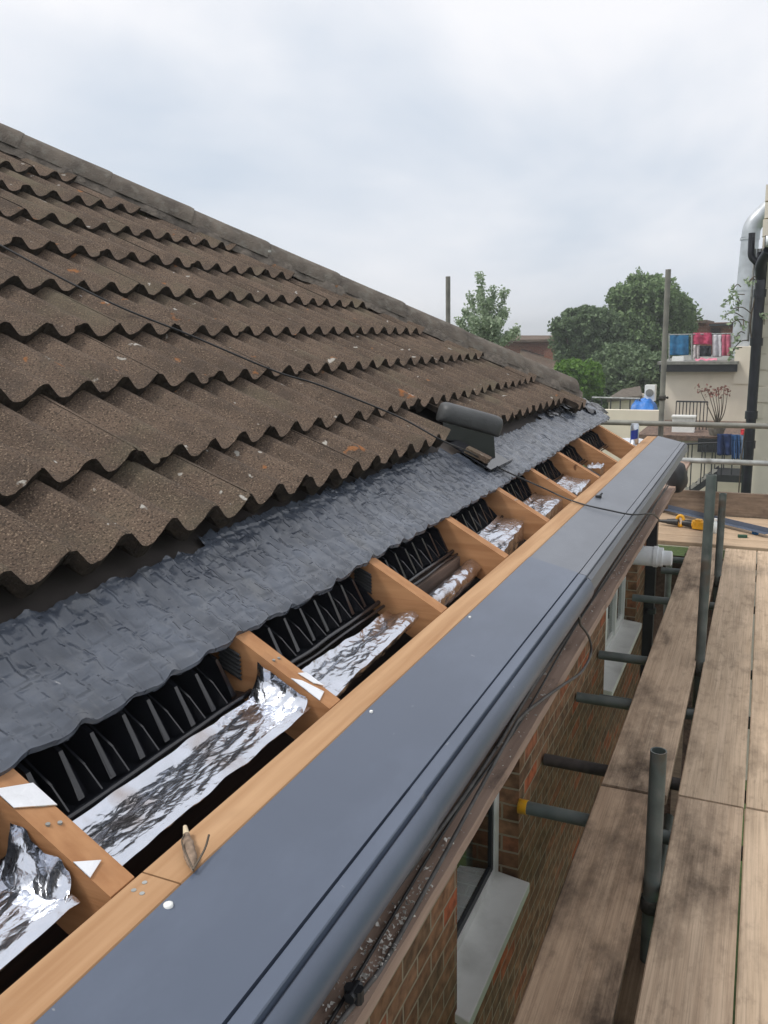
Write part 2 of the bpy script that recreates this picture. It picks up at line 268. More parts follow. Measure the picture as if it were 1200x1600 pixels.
# ------------------------------------------------------------------ mesh helpers
class MB:
    def __init__(s): s.v = []; s.f = []; s.sm = []
    def add(s, vs, fs, smooth=False):
        o = len(s.v); s.v += [tuple(map(float, p)) for p in vs]; s.f += [tuple(i+o for i in f) for f in fs]; s.sm += [smooth]*len(fs); return s
    def box(s, a, b, jit=0):
        x0, y0, z0 = a; x1, y1, z1 = b
        vs = [(x0, y0, z0), (x1, y0, z0), (x1, y1, z0), (x0, y1, z0), (x0, y0, z1), (x1, y0, z1), (x1, y1, z1), (x0, y1, z1)]
        if jit: vs = [(x+random.uniform(-jit, jit), y+random.uniform(-jit, jit), z+random.uniform(-jit, jit)) for x, y, z in vs]
        return s.add(vs, [(0, 3, 2, 1), (4, 5, 6, 7), (0, 1, 5, 4), (1, 2, 6, 5), (2, 3, 7, 6), (3, 0, 4, 7)])
    def obox(s, c, ax, size, bev=0):
        """oriented box: centre, three unit axes, full sizes, chamfered on the long edges"""
        c = np.array(c, float); A = [np.array(a, float)/np.linalg.norm(a) for a in ax]; h = [q/2 for q in size]
        if not bev:
            vs = [c+A[0]*h[0]*i+A[1]*h[1]*j+A[2]*h[2]*k for k in (-1, 1) for i, j in ((-1, -1), (1, -1), (1, 1), (-1, 1))]
            return s.add(vs, [(0, 3, 2, 1), (4, 5, 6, 7), (0, 1, 5, 4), (1, 2, 6, 5), (2, 3, 7, 6), (3, 0, 4, 7)])
        pr = []
        for i, j in ((-1, -1), (1, -1), (1, 1), (-1, 1)):
            a = (i*h[0], j*(h[1]-bev)); b = (i*(h[0]-bev), j*h[1]); pr += [a, b] if i*j < 0 else [b, a]
        pr = [(-h[0], -h[1]+bev), (-h[0]+bev, -h[1]), (h[0]-bev, -h[1]), (h[0], -h[1]+bev), (h[0], h[1]-bev), (h[0]-bev, h[1]), (-h[0]+bev, h[1]), (-h[0], h[1]-bev)]
        n = 8; vs = [c+A[0]*p+A[1]*q+A[2]*h[2]*k for k in (-1, 1) for p, q in pr]
        return s.add(vs, [(i, (i+1) % n, n+(i+1) % n, n+i) for i in range(n)]+[tuple(range(n))[::-1], tuple(range(n, 2*n))])
    def tube(s, pts, r, n=10, cap=True, hollow=0):
        pts = [np.array(p, float) for p in pts]; rr = r if hasattr(r, '__len__') else [r]*len(pts)
        rings = []; prev = None
        for i, p in enumerate(pts):
            d = (pts[min(i+1, len(pts)-1)]-pts[max(i-1, 0)]); d /= np.linalg.norm(d)+1e-12
            if prev is None:
                a = np.array([0, 0, 1.]) if abs(d[2]) < .9 else np.array([1., 0, 0]); e = np.cross(d, a)
            else: e = prev-d*prev.dot(d)
            e /= np.linalg.norm(e); prev = e; g = np.cross(d, e)
            rings.append([p+rr[i]*(cos(2*pi*k/n)*e+sin(2*pi*k/n)*g) for k in range(n)])
        vs = [q for R in rings for q in R]
        fs = [(i*n+k, i*n+(k+1) % n, (i+1)*n+(k+1) % n, (i+1)*n+k) for i in range(len(pts)-1) for k in range(n)]
        s.add(vs, fs, True)
        if hollow:
            for end, sg in ((0, -1), (len(pts)-1, 1)):
                R = rings[end]; c = pts[end]; d = pts[end]-pts[end-sg]; d = d/np.linalg.norm(d)
                inn = [c+(q-c)*hollow for q in R]; deep = [q-d*.06 for q in inn]
                s.add(R+inn+deep, [(k, (k+1) % n, n+(k+1) % n, n+k) for k in range(n)]+[(n+k, n+(k+1) % n, 2*n+(k+1) % n, 2*n+k) for k in range(n)]+[tuple(range(2*n, 3*n))])
        elif cap: s.add(rings[0]+rings[-1], [tuple(range(n))[::-1], tuple(range(n, 2*n))])
        return s
    def extrude_y(s, prof, y0, y1, smooth=False, ny=1, wob=0, closed=False):
        n = len(prof); vs = []
        for j in range(ny+1):
            y = y0+(y1-y0)*j/ny; dx = wob*noise.noise((y*.9, 3.1, 0)); dz = wob*noise.noise((y*.8, 7.7, 0))
            vs += [(x+dx, y, z+dz) for x, z in prof]
        m = n if closed else n-1
        s.add(vs, [(j*n+i, j*n+(i+1) % n, (j+1)*n+(i+1) % n, (j+1)*n+i) for j in range(ny) for i in range(m)], smooth)
        if closed:
            s.add(vs[:n]+vs[-n:], [tuple(range(n)), tuple(range(n, 2*n))[::-1]])
        return s
    def grid(s, fn, nu, nv, smooth=True):
        vs = [fn(i/nu, j/nv) for j in range(nv+1) for i in range(nu+1)]
        return s.add(vs, [(j*(nu+1)+i, j*(nu+1)+i+1, (j+1)*(nu+1)+i+1, (j+1)*(nu+1)+i) for j in range(nv) for i in range(nu)], smooth)
    def build(s, name, m, parent=None, loc=None, uv=False):
        o = np.array(loc if loc is not None else (parent_loc(parent) if parent else (0, 0, 0)), float)
        me = bpy.data.meshes.new(name); me.from_pydata([tuple(np.array(p)-o) for p in s.v], [], s.f)
        me.polygons.foreach_set('use_smooth', s.sm)
        if uv:
            l = me.uv_layers.new(name='UVMap')
            for p in me.polygons:
                nx, ny_, nz = p.normal
                for li in p.loop_indices:
                    q = s.v[me.loops[li].vertex_index]
                    l.data[li].uv = (q[1], q[2]) if abs(nx) > .5 else ((q[0], q[2]) if abs(ny_) > .5 else (q[0], q[1]))
        me.materials.append(m); me.update()
        ob = bpy.data.objects.new(name, me); scene.collection.objects.link(ob)
        if parent: ob.parent = parent
        ob.location = (o-np.array(parent_loc(parent))) if parent else o
        return ob
def parent_loc(p):
    v = Vector((0, 0, 0))
    while p: v = v+p.location; p = p.parent
    return tuple(v)
def thing(name, label, cat, loc=(0, 0, 0), group=None):
    o = bpy.data.objects.new(name, None); scene.collection.objects.link(o); o.location = tuple(map(float, loc)); o.empty_display_size = .1
    o['label'] = label; o['category'] = cat
    if group: o['group'] = group
    return o
def tag(o, label, cat, group=None):
    o['label'] = label; o['category'] = cat
    if group: o['group'] = group
    return o
def smooth_path(P, n=8):
    P = [np.array(p, float) for p in P]; Q = [2*P[0]-P[1]]+P+[2*P[-1]-P[-2]]; out = []
    for i in range(1, len(Q)-2):
        for k in range(n):
            t = k/n; a, b, c, d = Q[i-1], Q[i], Q[i+1], Q[i+2]
            out.append(.5*((2*b)+(-a+c)*t+(2*a-5*b+4*c-d)*t*t+(-a+3*b-3*c+d)*t**3))
    out.append(P[-1]); return out
def nz(x, y, z=0.): return noise.noise((x, y, z))

# ------------------------------------------------------------------ ground
G = -2.4
g = MB().grid(lambda u, v: (-400+800*u, -150+900*v, G), 8, 8, False).build('ground', M['grass']); g['kind'] = 'structure'
g = MB().add([(-.75, -3, G+.004), (-.25, -3, G+.004), (-.25, 7, G+.004), (-.75, 7, G+.004)], [(0, 1, 2, 3)]).build('path', M['soil']); g['kind'] = 'structure'

# ================================================================== THE HOUSE
house = thing('house', 'brick house with a half opened brown tiled roof, bare rafters and grey eaves trim', 'house', (-.73, 3., 0))
RP = .5171; TP = tan(RP); WI, WO, WZ = -.7174, -.6484, 2.609
GX = .3044*cos(RP)
def rz(x, off=0): return WZ-(x-WI)*TP+off            # rafter-top plane
def hipy(x): return 5.714+(x+1.048)                  # plan line of the hip
HT = -5.0                                            # top of roof
# --- tiles
PITCHY = .1441
KN = [(0, 1), (.10, .95), (.19, .55), (.28, .12), (.37, 0), (.50, .05), (.70, .38), (.86, .80), (.95, .97), (1, 1)]
def prof(u):
    u = u % 1.
    for (a, fa), (b, fb) in zip(KN, KN[1:]):
        if u <= b:
            t_ = (u-a)/(b-a); return fa+(fb-fa)*t_
    return 1.
def tiles():
    mb = MB(); xs = [-1.10, -1.300]+[-1.048-GX*k+.008 for k in range(2, 15)]
    for k in range(len(xs)-1):
        xl = xs[k]; xu = xs[k+1]-.075; ph = 3.10+(PITCHY*1.0 if k % 2 else 0)
        nt_ = 0; y = ph-PITCHY*2*14
        while y < hipy(xl)+.1:
            y0, y1 = y, y+2*PITCHY; y = y1
            if y1 < -1.1: continue
            if k == 0 and y0 < 3.33 < y1: continue
            dx = random.uniform(-.005, .005); dz = random.uniform(-.0014, .0018); sk = random.uniform(-.003, .003); til = random.uniform(-.0016, .0016)
            if k == 0 and y0 > 5.0: dx += .085; 
            n = 40; top_l = []; top_m = []; top_u = []; bot = []; chip = random.random() < .3; cu = random.uniform(.1, .9)
            for i in range(n+1):
                u = i/n; yy = y0+(y1-y0)*u; a = .037*prof((yy-ph)/PITCHY)
                ex = dx+sk*(u-.5)+.0022*nz(yy*45, k*3.1)+.003*nz(yy*9, k*1.7)
                if chip: ex -= .010*max(0, 1-abs(u-cu)/.05)
                xx = xl+ex; yl = min(yy, hipy(xx)); yu = min(yy, hipy(xu)); xm = (xx+xu)/2; ym = min(yy, hipy(xm))
                hz = a+dz+til*(u-.5)
                zt = rz(xx, .083)+hz
                top_l.append((xx, yl, zt-.002)); top_u.append((xu, yu, rz(xu, .083-.050)+hz)); 
                x9 = xx-.006; top_m.append((x9, min(yy, hipy(x9)), rz(x9, .083)+hz))
                bot.append((xx-.024, yl, zt-.028-.0015*nz(yy*40, k+9)))
            if y0 > hipy(xu): continue
            bb = [(p[0]-.03, p[1], p[2]+.012) for p in bot]
            N1 = n+1; vs = top_u+top_m+top_l
            mb.add(vs, [(j*N1+i, (j+1)*N1+i, (j+1)*N1+i+1, j*N1+i+1) for j in range(2) for i in range(n)], True)
            mb.add(top_l+bot+bb, [(j*N1+i, (j+1)*N1+i, (j+1)*N1+i+1, j*N1+i+1) for j in range(2) for i in range(n)], False)
            for e in (0, n):   # side edges
                q = [top_u[e], top_l[e], bot[e], (top_u[e][0], top_u[e][1], top_u[e][2]-.02)]
                mb.add(q, [(0, 1, 2, 3)], False)
    return mb
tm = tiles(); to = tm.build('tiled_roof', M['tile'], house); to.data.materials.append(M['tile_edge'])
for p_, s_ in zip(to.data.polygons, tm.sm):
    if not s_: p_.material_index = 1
# hip-end and rear slopes (out of view, close the roof)
yt = hipy(HT); zt_ = rz(HT, .06)
MB().add([(HT, yt, zt_), (-1.0, 5.762, rz(-1.0, .02)), (HT-5.2, 6.142+.0, rz(-.62, .03)), (HT-.6, yt, zt_)], [(0, 1, 2, 3)]).build('hip_end_slope', M['tile'], house)
MB().add([(HT, -1.1, zt_), (HT, yt, zt_), (HT-.6, yt, zt_), (HT-5.2, 6.142, rz(-.62, .03)), (HT-5.2, -1.1, rz(-.62, .03))], [(0, 1, 2, 3, 4)]).build('rear_slope', M['tile'], house)
# hip tiles: third-round, 450 mm long each
p0 = np.array([-1.175, hipy(-1.175)+.01, rz(-1.175, .075)]); p1 = np.array([HT, hipy(HT), rz(HT, .075)])
dh = p1-p0; Lh = np.linalg.norm(dh); dh /= Lh; side = np.cross(dh, [0, 0, 1]); side /= np.linalg.norm(side); up = np.cross(side, dh)
if up[2] < 0: up = -up
k = 0; sl = 0.
while sl < Lh:
    ln = .44; mb = MB(); dz = random.uniform(-.0015, .0015)+.014*sl/Lh; dsd = random.uniform(-.002, .002)
    R0, R1 = .138, .1355; nn = 14; rings = []
    for t_, R in ((0, R0), (.02, R0+.002), (ln*.5, (R0+R1)/2), (ln, R1)):
        c = p0+dh*(sl+t_)+side*dsd+up*(dz-.066)
        rings.append([c+side*R*1.02*sin(a)+up*(R*cos(a)*1.12) for a in np.linspace(-1.22, 1.22, nn)])
    inn = [[c_ for c_ in [p0+dh*(sl+t_)+side*dsd+up*(dz-.066)+side*(R0-.02)*sin(a)+up*((R0-.02)*cos(a)*1.12) for a in np.linspace(-1.22, 1.22, nn)]] for t_ in (0, .08)]
    vs = [q for R in rings for q in R]; mb.add(vs, [(j*nn+i, j*nn+i+1, (j+1)*nn+i+1, (j+1)*nn+i) for j in range(3) for i in range(nn-1)], True)
    vs = list(rings[0])+inn[0]+inn[1]; mb.add(vs, [(j*nn+i, j*nn+i+1, (j+1)*nn+i+1, (j+1)*nn+i) for j in range(2) for i in range(nn-1)])
    if sl == 0: mb.add(inn[1], [tuple(range(nn))])
    mb.build('hip_tile', M['hip'], house); sl += ln-.006; k += 1
# mortar bedding under the hip tiles, lumpy
def mort(u, v):
    s_ = -.03+u*(Lh+.03); a = (v-.5)*2; ww = .150+.016*nz(s_*7, 2)+.010*nz(s_*23, 5)
    c = p0+dh*s_; hgt = .078*(1-a*a)**.35-.048+.008*nz(s_*16, v*4, 8); return c+side*a*ww+up*(hgt+.0)
MB().grid(mort, 260, 10).build('mortar_bed', M['mortar'], house)
MB().tube([p0-dh*.012+up*.012, p0+up*.012], [.018, .024], 9).build('mortar_blob', M['crumb'], house)
# felt deck beneath the tiles
MB().grid(lambda u, v: (lambda x, y: (x, y, rz(x, .004)+.003*nz(x*9, y*5)))(-1.085-u*(5.0-1.085), -1.1+v*(hipy(-1.085-u*(5-1.085))-.02+1.1)), 20, 60).build('underlay', M['felt'], house)
# --- membrane sheet hanging over the rafters, three lapped lengths
def sheet(y0, y1, lift, sd):
    L0 = int((y1-y0)/.0075); mb = MB()
    def fn(u, v):
        y = y0+(y1-y0)*u; ed = .007*nz(y*4, sd)+.0028*sin(2*pi*y/.105+2*nz(y*3, 1))
        xl = -.918+ed-.010*(y > 4)*(min(y, 5)-4)*2; xu = (-1.118 if y < 1.5 else -1.145 if y < 3.1 else -1.105 if y < 4.6 else -1.135)+.012*nz(y*18, 3)
        x = xl+(xu-xl)*v; s_ = v
        ph = y/.105+.16*nz(x*9, y*2, sd)+.10*sin(x*70); fr = ph % 1.
        rid = .0075*math.exp(-((fr-.5)/.14)**2)-.0045*math.exp(-((fr-.76)/.12)**2)
        row = math.floor(ph); cell = ((x+.5*.045*(row % 2))/.045) % 1.
        bmp = math.exp(-((cell-.5)/.22)**2); rid *= .35+.9*bmp*(.6+.6*nz(row*3.3, math.floor(x/.045)*1.7)); emb = (.0030 if cell < .5 else 0)*(.5+nz(row*5.3, math.floor(x/.045)*2.7))*(1 if fr > .55 or fr < .45 else 0)+.0016*math.exp(-((cell-.97)/.07)**2)
        und = .006*nz(y*3.5, x*7, sd)+.0035*nz(y*12, x*14, sd+4)
        cre = max(0, (v-.62)/.38)**1.2*(.016*abs(nz(y*26, x*9, sd+9))+.009*abs(nz(y*60, x*26, 5)))
        z = rz(x, .012+lift)+rid+emb+und+cre+.003*max(0, (v-.5))*(1 if math.sin(y*2*pi/.034+3*nz(y*8, 2)) > .3 else 0)
        if v < .03: z -= .004
        sag = -.006*sin(pi*min(1, max(0, ((y-.764) % .6)/.6)))*(1-v)
        return (x, y, z+sag)
    mb.grid(fn, L0, 46)
    # hem: short turned-down lower edge
    base = [fn(i/L0, 0) for i in range(L0+1)]; low = [(p[0]-.004, p[1], p[2]-.010-.004*nz(p[1]*20, 2)) for p in base]
    mb.add(base+low, [(i, i+1, L0+2+i, L0+1+i) for i in range(L0)], True)
    return mb
for a in ((-.4, 3.33, .0, 1), (3.29, 4.30, .004, 2), (4.27, 5.86, .0085, 3)): sheet(*a).build('membrane_sheet', M['sheet'], house, uv=True)
# ragged black strip where the sheet tucks under the last tiles
def rag(u, v):
    y = 4.75+u*1.15; x = -1.13+.045*(1-v)+.03*nz(y*22, 4)*(1-v); return (x, y, rz(x, .032)+.012*abs(nz(y*30, x*20)))
MB().grid(rag, 90, 5).build('torn_underlay', M['black'], house)
def rag2(u, v):
    y = 5.55+u*.62+.03*nz(v*5, u*9); x = -1.16+.16*v; return (x, y, rz(x, .03)+.035*nz(y*9, x*12, 3)+.02*abs(nz(y*26, x*20))-.05*u)
MB().grid(rag2, 40, 20).build('torn_underlay', M['black'], house)
# --- rafters
RY = [.164, .764, 1.364, 1.980, 2.565, 3.140, 3.660, 4.220, 4.780, 5.480]
for i, y in enumerate(RY):
    y0, y1 = y-.045, y; xu = -2.2; dp = .125
    pr = [(WI+.0, rz(WI)), (xu, rz(xu)), (xu, rz(xu)-dp), (-.80, rz(-.80)-dp), (WI+.0, rz(WI)-.095)]
    mb = MB(); b_ = .0025
    vs = [(x, y0, z) for x, z in pr]+[(x, y1, z) for x, z in pr]; n = 5
    mb.add(vs, [(j, (j+1) % n, n+(j+1) % n, n+j) for j in range(n)]+[tuple(range(n))[::-1], tuple(range(n, 2*n))])
    ra = mb.build('rafter', M['rafter'], house)
    if i in (1, 2, 5, 6):
        nb = MB()
        for dx, dy in ((-.115, .016), (-.108, .030)) if i == 1 else ((-.13, .014), (-.128, .03)):
            x = WI+dx; c = np.array([x, y0+dy, rz(x)]); nb.tube([c-[0, 0, .004], c+[.001, 0, .0018]], .0033, 8)
        nb.build('nail', M['galv'], ra)
# --- timber wall plate along the rafter feet: two lengths
def plate(y0, y1, nm):
    mb = MB(); n = max(2, int((y1-y0)/.08))
    mb.extrude_y([(WI+.001, WZ-.105), (WI+.001, WZ-.003), (WI+.004, WZ), (WO-.004, WZ), (WO-.001, WZ-.003), (WO-.001, WZ-.105)], y0, y1, ny=n, wob=.002, closed=True)
    return mb.build(nm, M['wood'], house)
plate(-1., .7735, 'wall_plate'); plate(.7765, 6.05, 'wall_plate')
nb = MB()
for q in [(209, 1392), (222, 1397), (226, 1380), (432, 1310)][:3]:
    c = atz(q[0], q[1], WZ); nb.tube([c-[0, 0, .003], c+[0, 0, .0015]], .0035, 8)
nb.build('nail', M['galv'], house)
# --- dark void floor, inner board, trays, foil between rafters
MB().box((-1.6, -1., 2.36), (WI-.002, 6.0, 2.38)).build('void_shade_board', M['darkwood'], house)  # dark board colour paints in the shade of the void below the rafters
def crumple(quad, nu, nv, amp, sd, drop=.05, tip=0., fl=.018):
    """crumpled foil slab; quad = near-back, far-back, far-front, near-front (x,y,z)"""
    q = [np.array(p, float) for p in quad]
    def fn(u, v):
        p = q[0]*(1-u)*(1-v)+q[1]*u*(1-v)+q[2]*u*v+q[3]*(1-u)*v
        hx, hy = p[0], p[1]; k_ = .02*nz(hx*9, hy*6, sd+2)
        z = amp*.9*nz((hx+k_)*16, hy*2.6, sd)+amp*.5*(.5-abs(nz((hx+k_)*34+hy*5, hy*6, sd+3)))*1.4+amp*.22*(.4-abs(nz(hx*75, hy*26, sd+5)))
        z += .010*max(0, 1-v/.16)**1.5-.006*max(0, (v-.88)/.12)
        e = .005*nz(p[1]*16, sd, v*3); return p+np.array([e, e*.6, z-amp*.3])
    mb = MB(); mb.grid(fn, nu, nv)
    fr = [fn(i/nu, 1) for i in range(nu+1)]
    rows = [fr]+[[p+np.array([.003*nz(p[1]*30, r, sd)-.002*r*r/4*(drop < .05), 0, -drop*r/4]) for p in fr] for r in range(1, 5)]
    mb.add([p for R in rows for p in R], [(j*(nu+1)+i, j*(nu+1)+i+1, (j+1)*(nu+1)+i+1, (j+1)*(nu+1)+i) for j in range(4) for i in range(nu)], True)
    return mb
Q = lambda xb0, xb1, xf1, xf0, y0, y1, z=2.612: [(xb0, y0, z), (xb1, y1, z), (xf1, y1, z), (xf0, y0, z)]
foils = [
    (Q(-.880, -.878, -.758, -.752, .185, .705, 2.606), 160, 60, .008, 1, .006),
    (Q(-.876, -.872, -.755, -.752, .775, 1.312, 2.612), 180, 60, .0062, 5, .006),
    (Q(-.852, -.856, -.772, -.748, 1.375, 1.915, 2.606), 150, 40, .014, 9, .02),
    (Q(-.855, -.900, -.800, -.742, 2.59, 3.07, 2.618), 90, 34, .014, 17, .075),
    (Q(-.868, -.888, -.765, -.745, 3.165, 3.59, 2.618), 80, 34, .014, 23, .075),
    (Q(-.86, -.86, -.745, -.735, 3.75, 4.13, 2.612), 60, 24, .016, 29, .06)]
for a in foils: crumple(*a).build('foil_insulation', M['foil'], house)
# far side fluff of foil in bay 6 and flat bright tray in the last bay
crumple(Q(-.82, -.83, -.765, -.75, 4.42, 4.64, 2.615), 24, 12, .02, 31, .06).build('foil_insulation', M['foil'], house)
crumple(Q(-.93, -.92, -.73, -.73, 5.50, 5.98, 2.600), 30, 16, .003, 33, .05).build('foil_insulation', M['foil2'], house)
# foil flaps rising along the near sides of the rafters
def flap(y, pts, sd, nm='foil_flap', m='foil'):
    q = [np.array([x, y, z], float) for x, z in pts]
    def fn(u, v):
        p = q[0]*(1-u)*(1-v)+q[1]*u*(1-v)+q[2]*u*v+q[3]*(1-u)*v
        return p+np.array([0, -.004+.010*nz(p[0]*38, p[2]*30, sd)-.028*(1-v)**2, 0])
    return MB().grid(fn, 26, 16).build(nm, M[m], house)
flap(.716, [(-.885, 2.606), (-.765, 2.600), (-.775, 2.636), (-.872, 2.682)], 2)
flap(1.316, [(-.880, 2.612), (-.757, 2.606), (-.765, 2.628), (-.872, 2.684)], 4)
# white-bright foil tape folded over rafter tops
def tape(y0, y1, xs, nm='foil_tape'):
    vs = [(x, y, rz(x, .003+.0015*nz(x*60, y*40))) for x, y in xs]
    MB().add(vs+[(a, b, c-.0015) for a, b, c in vs], [tuple(range(len(vs)))]+[(i, (i+1) % len(vs), len(vs)+(i+1) % len(vs), len(vs)+i) for i in range(len(vs))]).build(nm, M['foil2'], house)
tape(0, 0, [(-.906, .7185), (-.886, .766), (-.845, .766), (-.858, .742), (-.872, .7185)])
tape(0, 0, [(-.775, .7185), (-.756, .748), (-.748, .7185)])
tape(0, 0, [(-.800, 1.345), (-.792, 1.366), (-.752, 1.366), (-.770, 1.350)])
tape(0, 0, [(-.800, 1.3185), (-.785, 1.335), (-.745, 1.350), (-.738, 1.3185)])
# bay 2: inner timber plate and a foil-wrapped pipe
MB().box((-.905, 1.985, 2.50), (-.868, 2.518, 2.602)).build('noggin', M['oldwood'], house)
def roll(u, v):
    a = 2*pi*v; y = 1.99+u*.525; R = .030+.004*nz(y*22, cos(a)*2, sin(a)*2)+.0025*nz(y*60, cos(a)*5, sin(a)*5)
    return (-.825+R*cos(a), y, 2.545+.02*u+R*sin(a))
MB().grid(roll, 70, 28).build('foil_wrapped_pipe', M['foil'], house)
MB().box((-.80, 1.985, 2.44), (-.745, 2.518, 2.52)).build('noggin', M['oldwood'], house)
# black rafter trays with upstanding ribs
for i in range(len(RY)-1):
    y0, y1 = RY[i]+.003, RY[i+1]-.048
    if i == 8: y1 -= 0
    mb = MB(); wob = lambda y: .004*nz(y*8, i)
    mb.grid(lambda u, v: (lambda x, y: (x, y, max(2.613+.10*max(0, -.905-.035-x)*.6, 2.613+.62*(-.945-x))+wob(y)))(-1.24+.345*v, y0+(y1-y0)*u), 24, 30)
    # raised lip at the lower edge
    mb.tube(smooth_path([(-.893+wob(y), y, 2.617+.004*nz(y*6, i+2)) for y in np.linspace(y0, y1, 7)], 4), .0065, 7)
    mb.tube(smooth_path([(-.878+wob(y+3), y, 2.609+.004*nz(y*6, i+5)) for y in np.linspace(y0, y1, 7)], 4), .0045, 7)
    y = y0+.030; c = 0
    while y < y1-.02:
        big = c % 2 == 0; yy = y+random.uniform(-.004, .004); tl = random.uniform(-.05, .12); th = .0015
        xa = -1.12; xb = -.937+random.uniform(-.004, .004) if big else -.925; za = rz(xa, -.050); zb = rz(xb, -.040 if big else -.068)
        pr = [(xa, za), (xb, zb), (xb+.032, 2.626), (xb+.024, 2.612), (xb-.02, 2.612), (xa, za-.08)]
        n = 6; vs = [(p[0], yy-th+tl*(p[1]-2.66), p[1]) for p in pr]+[(p[0], yy+th+tl*(p[1]-2.66), p[1]) for p in pr]
        mb.add(vs, [(j, (j+1) % n, n+(j+1) % n, n+j) for j in range(n)]+[tuple(range(n))[::-1], tuple(range(n, 2*n))])
        fw = .004 if big else .0022; dy = tl*(zb-2.66)
        mb.add([(xa, yy-fw, za+.001), (xa, yy+fw, za+.001), (xb, yy+fw+dy, zb+.001), (xb, yy-fw+dy, zb+.001)], [(0, 1, 2, 3)])
        if big:   # sloping end plate and a folded gusset beside it
            mb.add([(xb, yy-fw+dy, zb), (xb, yy+fw+dy, zb), (xb+.033, yy+.010, 2.622), (xb+.033, yy-.003, 2.622)], [(0, 1, 2, 3)])
            mb.add([(xb, yy+fw+dy, zb), (xb+.033, yy+.010, 2.622), (xb+.020, yy+.030, 2.614)], [(0, 1, 2)])
        y += .034; c += 1
    mb.build('rafter_tray', M['black'], house)
for (y, x, z) in ((.714, -.91, 2.665), (1.314, -.915, 2.672), (1.930, -.915, 2.672)):   # woven mesh scraps against rafters
    def fn(u, v, y=y, x=x, z=z): return (x-.045+.05*u, y-.004+.004*sin(v*38), z-.005+.055*(v-.5)+.022*(1-u))
    MB().grid(fn, 6, 26).build('vent_mesh', M['blackm'], house)
# --- grey plastic eaves trim: flat cover board, strip, rolled nose
PS = tan(radians(13.5))
def zp(x): return WZ-.001-(x-WO)*PS
def cover(y0, y1, lift):
    pr = [(WO+.001, zp(WO)+lift-.02), (WO+.001, zp(WO)+lift), (-.56, zp(-.56)+lift+.0008), (-.4925, zp(-.4925)+lift), (-.4925, zp(-.4925)+lift-.009), (-.50, zp(-.5)+lift-.02)]
    return MB().extrude_y(pr, y0, y1, ny=max(2, int((y1-y0)/.15)), wob=.0012, closed=True)
cover(-1., 2.56, .0025).build('cover_board', M['pvc'], house)
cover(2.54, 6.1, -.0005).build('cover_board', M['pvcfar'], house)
def nose(y0, y1, lift, ox):
    pr = [(-.4915+ox, zp(-.4915)-.012), (-.4905+ox, zp(-.49)+lift-.001), (-.489+ox, zp(-.489)+lift), (-.468+ox, zp(-.468)+lift+.0015), (-.4665+ox, zp(-.466)+lift), (-.4665+ox, zp(-.466)+lift-.013), (-.4615+ox, zp(-.464)+lift-.014)]
    for a in np.linspace(57, -120, 22): pr.append((-.485+ox+.044*cos(radians(a)), 2.521+lift+.044*sin(radians(a))))
    pr += [(-.52, 2.47), (-.52, 2.56)]
    return MB().extrude_y(pr, y0, y1, smooth=False, ny=max(2, int((y1-y0)/.12)), wob=.0015, closed=True)
for a in ((-1., 1.165, .005, .004), (1.172, 2.56, 0, 0)):
    o = nose(*a).build('gutter', M['pvc2'], house)
    for p in o.data.polygons: p.use_smooth = abs(p.normal.y) < .5 and p.area < 1
    md = o.modifiers.new('e', 'EDGE_SPLIT'); md.split_angle = radians(25)
def nose3():
    pr = [(-.4915, zp(-.4915)-.012), (-.490, zp(-.49)-.001), (-.488, zp(-.489)), (-.468, zp(-.468)+.001), (-.4665, zp(-.466)), (-.4662, zp(-.466)-.008), (-.4625, zp(-.464)-.008), (-.462, zp(-.463)-.003), (-.452, 2.550), (-.446, 2.512), (-.462, 2.505), (-.50, 2.512)]
    return MB().extrude_y(pr, 2.565, 6.1, ny=30, wob=.002, closed=True)
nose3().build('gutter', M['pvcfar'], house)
# screw caps
for q in ((263, 1415), (580, 1113), (734, 965)):
    d = ray(*q); s_ = (WZ-ZC-.0-(0-WO)*0) ; 
    P_ = atz(q[0], q[1], WZ-.003 if q[0] != 263 else WZ-.006); x = P_[0]
    for _ in range(6): P_ = atz(q[0], q[1], zp(P_[0])+.003)
    MB().tube([P_-np.array([0, 0, .002]), P_+np.array([0, 0, .0025]), P_+np.array([0, 0, .0035])], [.0062 if q[0] == 263 else .0035]*2+[.003], 12).build('screw_cap', M['white'], house)
# old fascia behind the gutter, ledge board, drip edge
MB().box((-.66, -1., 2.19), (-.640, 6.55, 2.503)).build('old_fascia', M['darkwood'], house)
def ledge(u, v):
    y = -1+u*9.3; x = -.75+v*.187+.004*nz(y*5, 1)*v; return (x, y, 2.166-.006*v+.0035*nz(y*9, x*30))
mb = MB(); mb.grid(ledge, 160, 10)
fr = [ledge(i/160, 1) for i in range(161)]; lo = [(p[0]+.001, p[1], p[2]-.030) for p in fr]; lb = [(p[0]-.04, p[1], p[2]-.032) for p in fr]
mb.add(fr+lo+lb, [(j*161+i, j*161+i+1, (j+1)*161+i+1, (j+1)*161+i) for j in range(2) for i in range(160)])
mb.build('eaves_ledge', M['ledge'], house)
